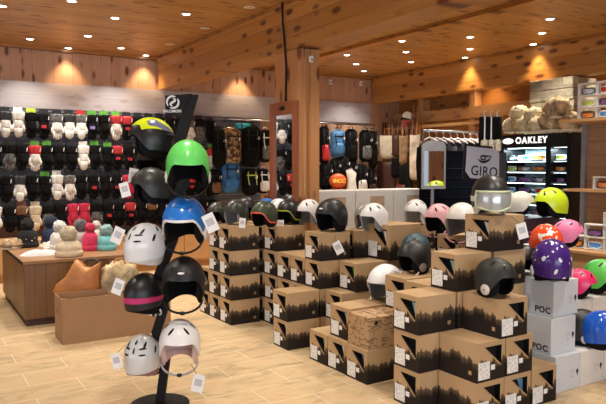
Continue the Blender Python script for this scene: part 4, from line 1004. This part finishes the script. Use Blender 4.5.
# ================================================================== CLOTHES RAIL AND BLACK FIXTURE
def garment(label, p, rz, w_, h_, m, sl=True, stripe=None, name='jacket', hm=WHITE):
    t = thing(name, label, 'clothing', p, rz)
    MB().tube([(-w_ * .45, 0, -.05), (-w_ * .2, 0, .0), (0, 0, .025), (w_ * .2, 0, .0), (w_ * .45, 0, -.05)], .012, 6).tube([(0, 0, .02), (0, 0, .07), (.02, 0, .10), (.03, 0, .085)], .004, 6).build('hanger', hm, t, smooth=True)
    MB().pillow([(-w_ * .45, -.06), (-w_ * .15, -.02), (0, -.035), (w_ * .15, -.02), (w_ * .45, -.06), (w_ * .5, -.2), (w_ * .46, -h_ * .6), (w_ * .5, -h_), (0, -h_ * 1.01), (-w_ * .5, -h_), (-w_ * .46, -h_ * .6), (-w_ * .5, -.2)], .085, 5, .02, p[0] * 7).build('body', m, t, smooth=True)
    if sl:
        for k in (-1, 1): MB().tube([(k * w_ * .44, 0, -.1), (k * w_ * .54, -.02, -.3), (k * w_ * .52, -.03, -h_ * .85)], [.042, .04, .032], 10).build('sleeve', m, t, smooth=True)
    if stripe: MB().box((0, -.075, -h_ * .5), (.03, .004, h_ * .9)).build('stripe', stripe, t)
    return t
RZ = 2.03
for i in range(10):
    x = 5.66 + i * .128; col = [DKFAB, DKFAB, mat('dark_navy_cloth', (.012, .015, .03), .9), DKFAB, mat('charcoal_cloth', (.03, .03, .032), .9)][i % 5]
    garment('dark jacket on a white hanger, %s from left on the clothes rail' % ordn[i], (x + .25, 6.35, RZ - .115), R(90), .42, .8, col)
t = thing('clothes_rail', 'steel clothes rail carrying dark jackets', 'rail', (5.8, 6.35, 0))
MB().tube([(0, 0, RZ), (1.35, 0, RZ)], .014, 10).build('rail_tube', STEEL, t, smooth=True)
MB().tube([(0, 0, 0), (0, 0, RZ)], .012, 10).build('upright', BLACKM, t, smooth=True); MB().tube([(1.35, 0, 0), (1.35, 0, RZ)], .012, 10).build('upright', BLACKM, t, smooth=True)
MB().span((-.03, -.25, 0), (.03, .25, .03)).build('foot', STEEL, t); MB().span((1.32, -.25, 0), (1.38, .25, .03)).build('foot', STEEL, t)
# black slat fixture and sign
p0 = atd(457, 200, 6.3); p1 = atd(507, 200, 6.3)
t = thing('black_panel', 'tall black slatted display panel behind the square sign', 'display panel', (5.02, 5.5, 0))
MB().span((0, 0, 0), (.86, .06, 1.74)).build('panel_board', mat('black_navy_laminate', (.004, .004, .008), .8, spec=.06), t, bevel=.003)
mb = MB()
for i in range(13): mb.span((0.01, -.006, .15 + i * .115), (.85, -.001, .157 + i * .115))
mb.build('slat', BLACK, t)
MB().span((-.05, -.03, 0), (.9, .2, .05)).build('foot', BLACK, t)
for k, (hx, hz) in enumerate([]):
    pass
# sign
q = aty(483.5, 163.5, 4.93); d_ = (q.x * FW[0] + q.y * FW[1]) / 640
t = thing('brand_sign', 'square white sign with cut corners and black lettering, on black backing', 'sign', q, R(-6), rx=0); t.rotation_euler = (0, R(4), R(-6))
W_ = 19.5 * d_ * 1.12; H_ = 15.5 * d_; c_ = .07
MB().box((0, .012, 0), (W_ * 2.25, .012, H_ * 2.3)).build('sign_backing', BLACK, t)
MB().prism([(-W_, H_), (W_ - c_, H_), (W_, H_ - c_), (W_, -H_), (-W_ + c_, -H_), (-W_, -H_ + c_)], -.004, .005).build('sign_face', mat('pale_lilac_acrylic', (.50, .52, .64), .35, var=.03), t)
text('lettering', 'GIRO', .15, BLACK, t, (.015, -.006, -.09), (PI / 2, 0, 0), .001, 1.08, .0015)
pts = [(-.095, .035), (-.05, .012), (.0, .012), (.055, .035), (.09, .085), (.035, .078), (-.03, .078), (-.062, .068), (-.055, .042), (-.02, .034), (.01, .05), (-.005, .078)]
MB().tube([(a_ + .01, -.007, b_ + .005) for a_, b_ in pts], [.005, .012, .014, .012, .006, .009, .010, .010, .009, .009, .011, .007], 8, .35).build('loop_logo', BLACK, t)
MB().box((0, .03, -.06), (.05, .03, .9 * H_)).build('bracket', BLACK, t)
# arched mirror on stand
q = aty(436.5, 189, 5.25)
t = thing('arched_mirror', 'grey framed mirror with arched top standing by the clothes', 'mirror', (q.x, 5.30, 0), R(-24)); s2 = 6.75 / 640
def arch(w_, h_, z0, n=10): return [(-w_, z0), (w_, z0)] + [(w_ * math.cos(PI * k / n) * (1 if 1 else 0), z0 + h_ - w_ * .45 + w_ * .45 * math.sin(PI * k / n)) for k in range(n + 1)]
hw = 13 * s2; hh_ = 51 * s2
q0 = q.z
MB().prism(arch(hw, hh_, q0), -.012, .02).build('mirror_frame', mat('silver_grey_frame', (.34, .34, .35), .4, metal=.3), t)
MB().prism([(-hw * .84, q0 + .035), (hw * .84, q0 + .035), (hw * .84, q0 + hh_ * .78), (-hw * .84, q0 + hh_ * .78)], -.016, -.013).build('mirror_pane', MIRROR, t)
MB().tube([(0, .03, 0), (0, .03, q0 + .1)], .02, 10).build('stand_pole', GREYM, t); MB().lathe([(0, 0), (.14, 0), (.14, .015), (0, .03)], 24).build('stand_base', GREYM, t)
# ski trousers and boots to the right of the jackets
for k, (px, st_) in enumerate([(484, WHITE), (490.5, WHITE), (497, None)]):
    q = atd(px, 117, 7.2); t = thing('ski_trousers', ['black ski trousers with white stripe, left one by the eyewear case', 'black ski trousers with white stripe, middle one by the eyewear case', 'plain black ski trousers touching the eyewear case'][k], 'clothing', q, -YAW, 'ski trousers on hangers'); w_ = .085
    for s in (-1, 1): MB().tube([(s * .02, 0, 0), (s * .025, 0, -.2), (s * .026, 0, -.36)], [.034, .032, .03], 10).build('trouser_leg', DKFAB, t, smooth=True)
    if st_: MB().box((.0, -.036, -.17), (.014, .004, .34)).build('stripe', WHITE, t)
    MB().tube([(0, 0, 0), (0, 0, .05), (.02, 0, .07)], .005, 6).build('hanger', WHITE, t)
for k, px in enumerate([484, 490.5, 497]):
    q = atd(px, 151, 7.15); t = thing('folded_garment', ['white folded garment below the trousers, left one', 'white folded garment below the trousers, middle one', 'white folded garment below the trousers, right one'][k], 'clothing', q, -YAW, 'white folded garments')
    MB().box((0, 0, .06), (.065, .12, .13)).build('fabric_stack', CREAMF, t, bevel=.02); MB().box((0, -.062, .09), (.02, .002, .03)).build('price_tag', PAPER, t)
t = thing('garment_stand', 'dark stand holding the ski trousers and folded garments', 'stand', atd(490.5, 151, 7.3).to_tuple()[:2] + (0,), -YAW)
MB().span((-.125, -.18, 0), (.125, .22, 1.71)).build('stand_body', mat('dark_stand', (.02, .018, .02), .6), t)
MB().tube([(-.12, 0, 2.13), (.12, 0, 2.13)], .007, 8).tube([(-.12, 0, 1.71), (-.12, 0, 2.13)], .007, 8).tube([(.12, 0, 1.71), (.12, 0, 2.13)], .007, 8).build('stand_rail', STEEL, t)

# ================================================================== EYEWEAR CASE
def goggle(lens_, frame, strap_):
    t = thing('ski_goggles', '', 'goggles')
    def fn(u, v):
        a = R(62) * (2 * u - 1); hh = .036 * (1 - .12 * abs(2 * u - 1) ** 3); z = .04 + hh * (2 * v - 1) - .010 * (1 - v) * -math.cos(a * 3) * -1
        return (.085 * math.sin(a) / math.sin(R(62)), -.05 * math.cos(a) + .02, z + .012 * (1 - v) * math.exp(-(a * 6) ** 2))
    MB().grid(fn, 14, 5).build('goggle_lens', lens_, t, smooth=True)
    pts = [fn(i / 12, 1) for i in range(13)] + [fn(1, .5)] + [fn(1 - i / 12, 0) for i in range(13)] + [fn(0, .5), fn(0, 1)]
    MB().tube(pts, .0085, 6).build('goggle_frame', frame, t, smooth=True)
    MB().grid(lambda u, v: (.088 * math.cos(PI * u), .0 + .08 * math.sin(PI * u), .025 + .03 * v), 14, 2).build('goggle_strap', strap_, t, smooth=True)
    return t
GC = [((.9, .25, .05), (.02, .02, .02)), ((.1, .3, .7), (.75, .75, .75)), ((.5, .6, .1), (.8, .8, .8)), ((.25, .1, .3), (.02, .02, .03)), ((.6, .6, .65), (.05, .05, .05)), ((.5, .05, .03), (.6, .6, .6))]
GCN = ['orange lens', 'blue lens', 'yellow-green lens', 'violet lens', 'silver lens', 'red lens']
GOG = [Proto(goggle(mat('lens_%d' % i, a_, .15, var=.45, scale=40), mat('gframe_%d' % i, b_, .4), mat('gstrap_%d' % i, tuple(c * .6 for c in a_), .7))) for i, (a_, b_) in enumerate(GC)]
EX, EY0, EY1, EZ = 6.3, 4.5, 5.5, 1.94
t = thing('eyewear_case', 'tall black lit display case full of goggles, white lettering on top', 'display case', (0, 0, 0))
DB_ = EX + .42
fr = MB().span((EX, EY0, 0), (DB_, EY0 + .05, EZ)).span((EX, EY1 - .06, 0), (DB_, EY1, EZ)).span((EX, EY0 + .06, EZ - .16), (DB_, EY1 - .06, EZ)).span((EX, EY0 + .06, 0), (DB_, EY1 - .06, .45)).span((DB_ - .03, EY0 + .06, .45), (DB_, EY1 - .06, EZ - .16)).span((EX, 4.76, .45), (DB_ - .03, 4.83, EZ - .16))
fr.build('case_body', BLACK, t)
BK = mat('pale_case_back', (.50, .62, .66), .5); MB().span((DB_ - .036, EY0 + .07, .5), (DB_ - .031, EY1 - .07, EZ - .17)).build('back_panel', BK, t)
LZ = [.72 + .13 * i for i in range(8)]
for z in LZ: MB().span((EX + .02, EY0 + .06, z - .012), (DB_ - .036, 4.76, z)).span((EX + .02, 4.83, z - .012), (DB_ - .036, EY1 - .06, z)).build('glass_shelf', mat('shelf_glass', (.35, .45, .47), .15), t)
LEDM = mat('case_led', (.75, .95, 1), .5, emis=8, var=0)
for z in [EZ - .168] + [q - .02 for q in LZ[2:]]: MB().span((EX + .045, EY0 + .08, z), (EX + .05, 4.75, z + .002)).span((EX + .045, 4.85, z), (EX + .05, EY1 - .08, z + .006)).build('light_strip', LEDM, t)
text('lettering', 'OAKLEY', .105, mat('sign_white', (.95, .95, .95), .4, emis=1.2, var=0), t, (EX - .002, 5.04, EZ - .075), (PI / 2, 0, -PI / 2), .002, 1.22, .003)
MB().ball((EX - .001, 5.38, EZ - .075), (.004, .085, .035), 20, 10).build('oval_logo', MC['sign_white'], t)
area('case_light', (EX + .10, 5.15, EZ - .18), (0, 0, 0), .15, .55, 14, (.75, .93, 1)); area('case_light', (EX + .12, 4.65, EZ - .18), (0, 0, 0), .15, .15, 6, (.75, .93, 1))
YS = [5.40, 5.295, 5.19, 5.085, 4.98, 4.885, 4.70, 4.60]
for r_, z in enumerate(LZ):
    for j, y in enumerate(YS):
        k = random.choice([1, 4, 1, 2, 4, 0] if r_ > 5 else [3, 4, 3, 1] if r_ == 5 else [4, 5, 3, 1, 2] if r_ == 4 else [0, 0, 5, 3, 4, 0])
        GOG[k].put((EX + .10 + .06 * (j % 2), y, z + .002), -PI / 2 + random.uniform(-.25, .25), 'goggles with %s, %s shelf up in the lit case, %s' % (GCN[k], ordn[r_], (ordn[j] + ' from left') if j < 6 else ['left in narrow bay', 'right in narrow bay'][j - 6]), 'goggles in the lit case', sc=.70)
# furs on top of the case
def fur(label, px, py, r_, m, seed, d=None, cat='hat', name='fur_hat'):
    p = atd(px, py, d or 7.6); z = max(EZ + .002, p.z)
    t = thing(name, label, cat, (p.x, p.y, z), seed)
    MB().ball((0, 0, r_ * .75), (r_, r_ * .9, r_ * .78), 30, 20, .28, seed, 5).build('fur', m, t, smooth=True)
    MB().lathe([(0, 0), (r_ * .8, 0), (r_ * .85, r_ * .15), (0, r_ * .2)], 18).build('hat_band', CREAMF, t)
    MB().ball((r_ * .5, -r_ * .7, r_ * .5), r_ * .22, 10, 8, .4, seed).build('pompom', FURB if m is FURW else FURW, t, smooth=True)
    return t
fur('cream fur hat at the left end on top of the eyewear case', 511, 133, .115, FURW, 1, 7.75); fur('cream fur hat, second from left on the eyewear case', 524, 133, .13, FURW, 2, 7.55); fur('cream fur hat in the middle of the eyewear case', 538, 133, .12, FURW, 3, 7.35)
fur('cream fur hat lying on top of the other cream ones', 519, 121, .12, FURW, 4, 7.65); fur('mottled fur hat on top of the middle cream hats', 534, 122, .11, FURW, 5, 7.45)
fur('brown and white fur hat on the eyewear case', 551, 132, .15, FURB, 6, 7.25); fur('brown and white fur hat, topmost of the mottled pile', 557, 119, .16, FURB, 7, 7.2); fur('brown and white fur hat at the right end of the case', 570, 132, .14, FURB, 8, 7.1)

# ================================================================== RIGHT GOGGLE GONDOLA
t = thing('goggle_gondola', 'light wood shelving unit with goggle stands at the right edge', 'shelving', (5.5, 2.25, 0))
MB().span((0, 0, 0), (.7, 1.95, .72)).build('base_cabinet', DRAW, t); MB().span((-.04, -.02, .72), (.7, 1.97, .75)).build('counter_top', DRAW, t, bevel=.003)
GB = wood('gondola_board', 'Y', 'Z', .14, (.42, .25, .13), (.30, .16, .08), knots=.2, groove=.8)
MB().span((.66, 0, .75), (.7, 1.95, 2.0)).build('back_board', GB, t); MB().span((.3, -.02, 1.30), (.66, 1.98, 1.325)).build('shelf', DRAW, t); MB().span((.2, -.02, 2.0), (.75, 1.97, 2.03)).build('top_shelf', LIGHTWOOD, t)
MB().span((.62, 1.95, 0), (.74, 2.0, 2.0)).build('side_panel', GREYM, t)
def gstand(label, X, Y, z, nx, nz, step=True):
    t = thing('goggle_stand', label, 'display stand', (X, Y, z), -PI / 2, 'white goggle stands')
    cw, ch = .20, .12
    for i in range(nx + 1): MB().span((i * cw - .012, -.03, 0), (i * cw + .012, .03, ch * (nz if not step else min(nz, 1 + max(0, i)))) ).build('stand_post', FOAM, t, bevel=.004)
    for k in range(nz + 1):
        i0 = 0 if not step else max(0, k - 1); MB().span((i0 * cw, -.05, max(0.0, k * ch - .009)), (nx * cw, .05, k * ch + .006)).build('stand_shelf', FOAM, t, bevel=.003)
    for k in range(nz):
        for i in range(nx):
            if step and i < k - 0: continue
            q = Vector((X, Y - (i + .5) * cw, z + k * ch + .01)); c = (i + k * 2) % 6
            GOG[c].put((q.x - .01, q.y, q.z), -PI / 2, 'goggles with %s, row %s of %s' % (GCN[c], ['one', 'two', 'three', 'four'][k] + ' ' + ['left', 'middle', 'right', 'far right'][i], label.replace('white ', '')), 'goggles on the white stands', sc=.8)
    return t
gstand('white stepped stand on the counter', 5.68, 4.06, .752, 3, 3)
gstand('white stand on the upper shelf', 5.98, 3.98, 1.328, 3, 2, True)
gstand('white stand on top of the unit', 5.9, 4.12, 2.032, 3, 3, False)
t = thing('case_sign', 'black goggle box on the upper shelf at the right edge', 'box', (5.93, 3.3, 1.60)); bpy.data.objects.remove(t)
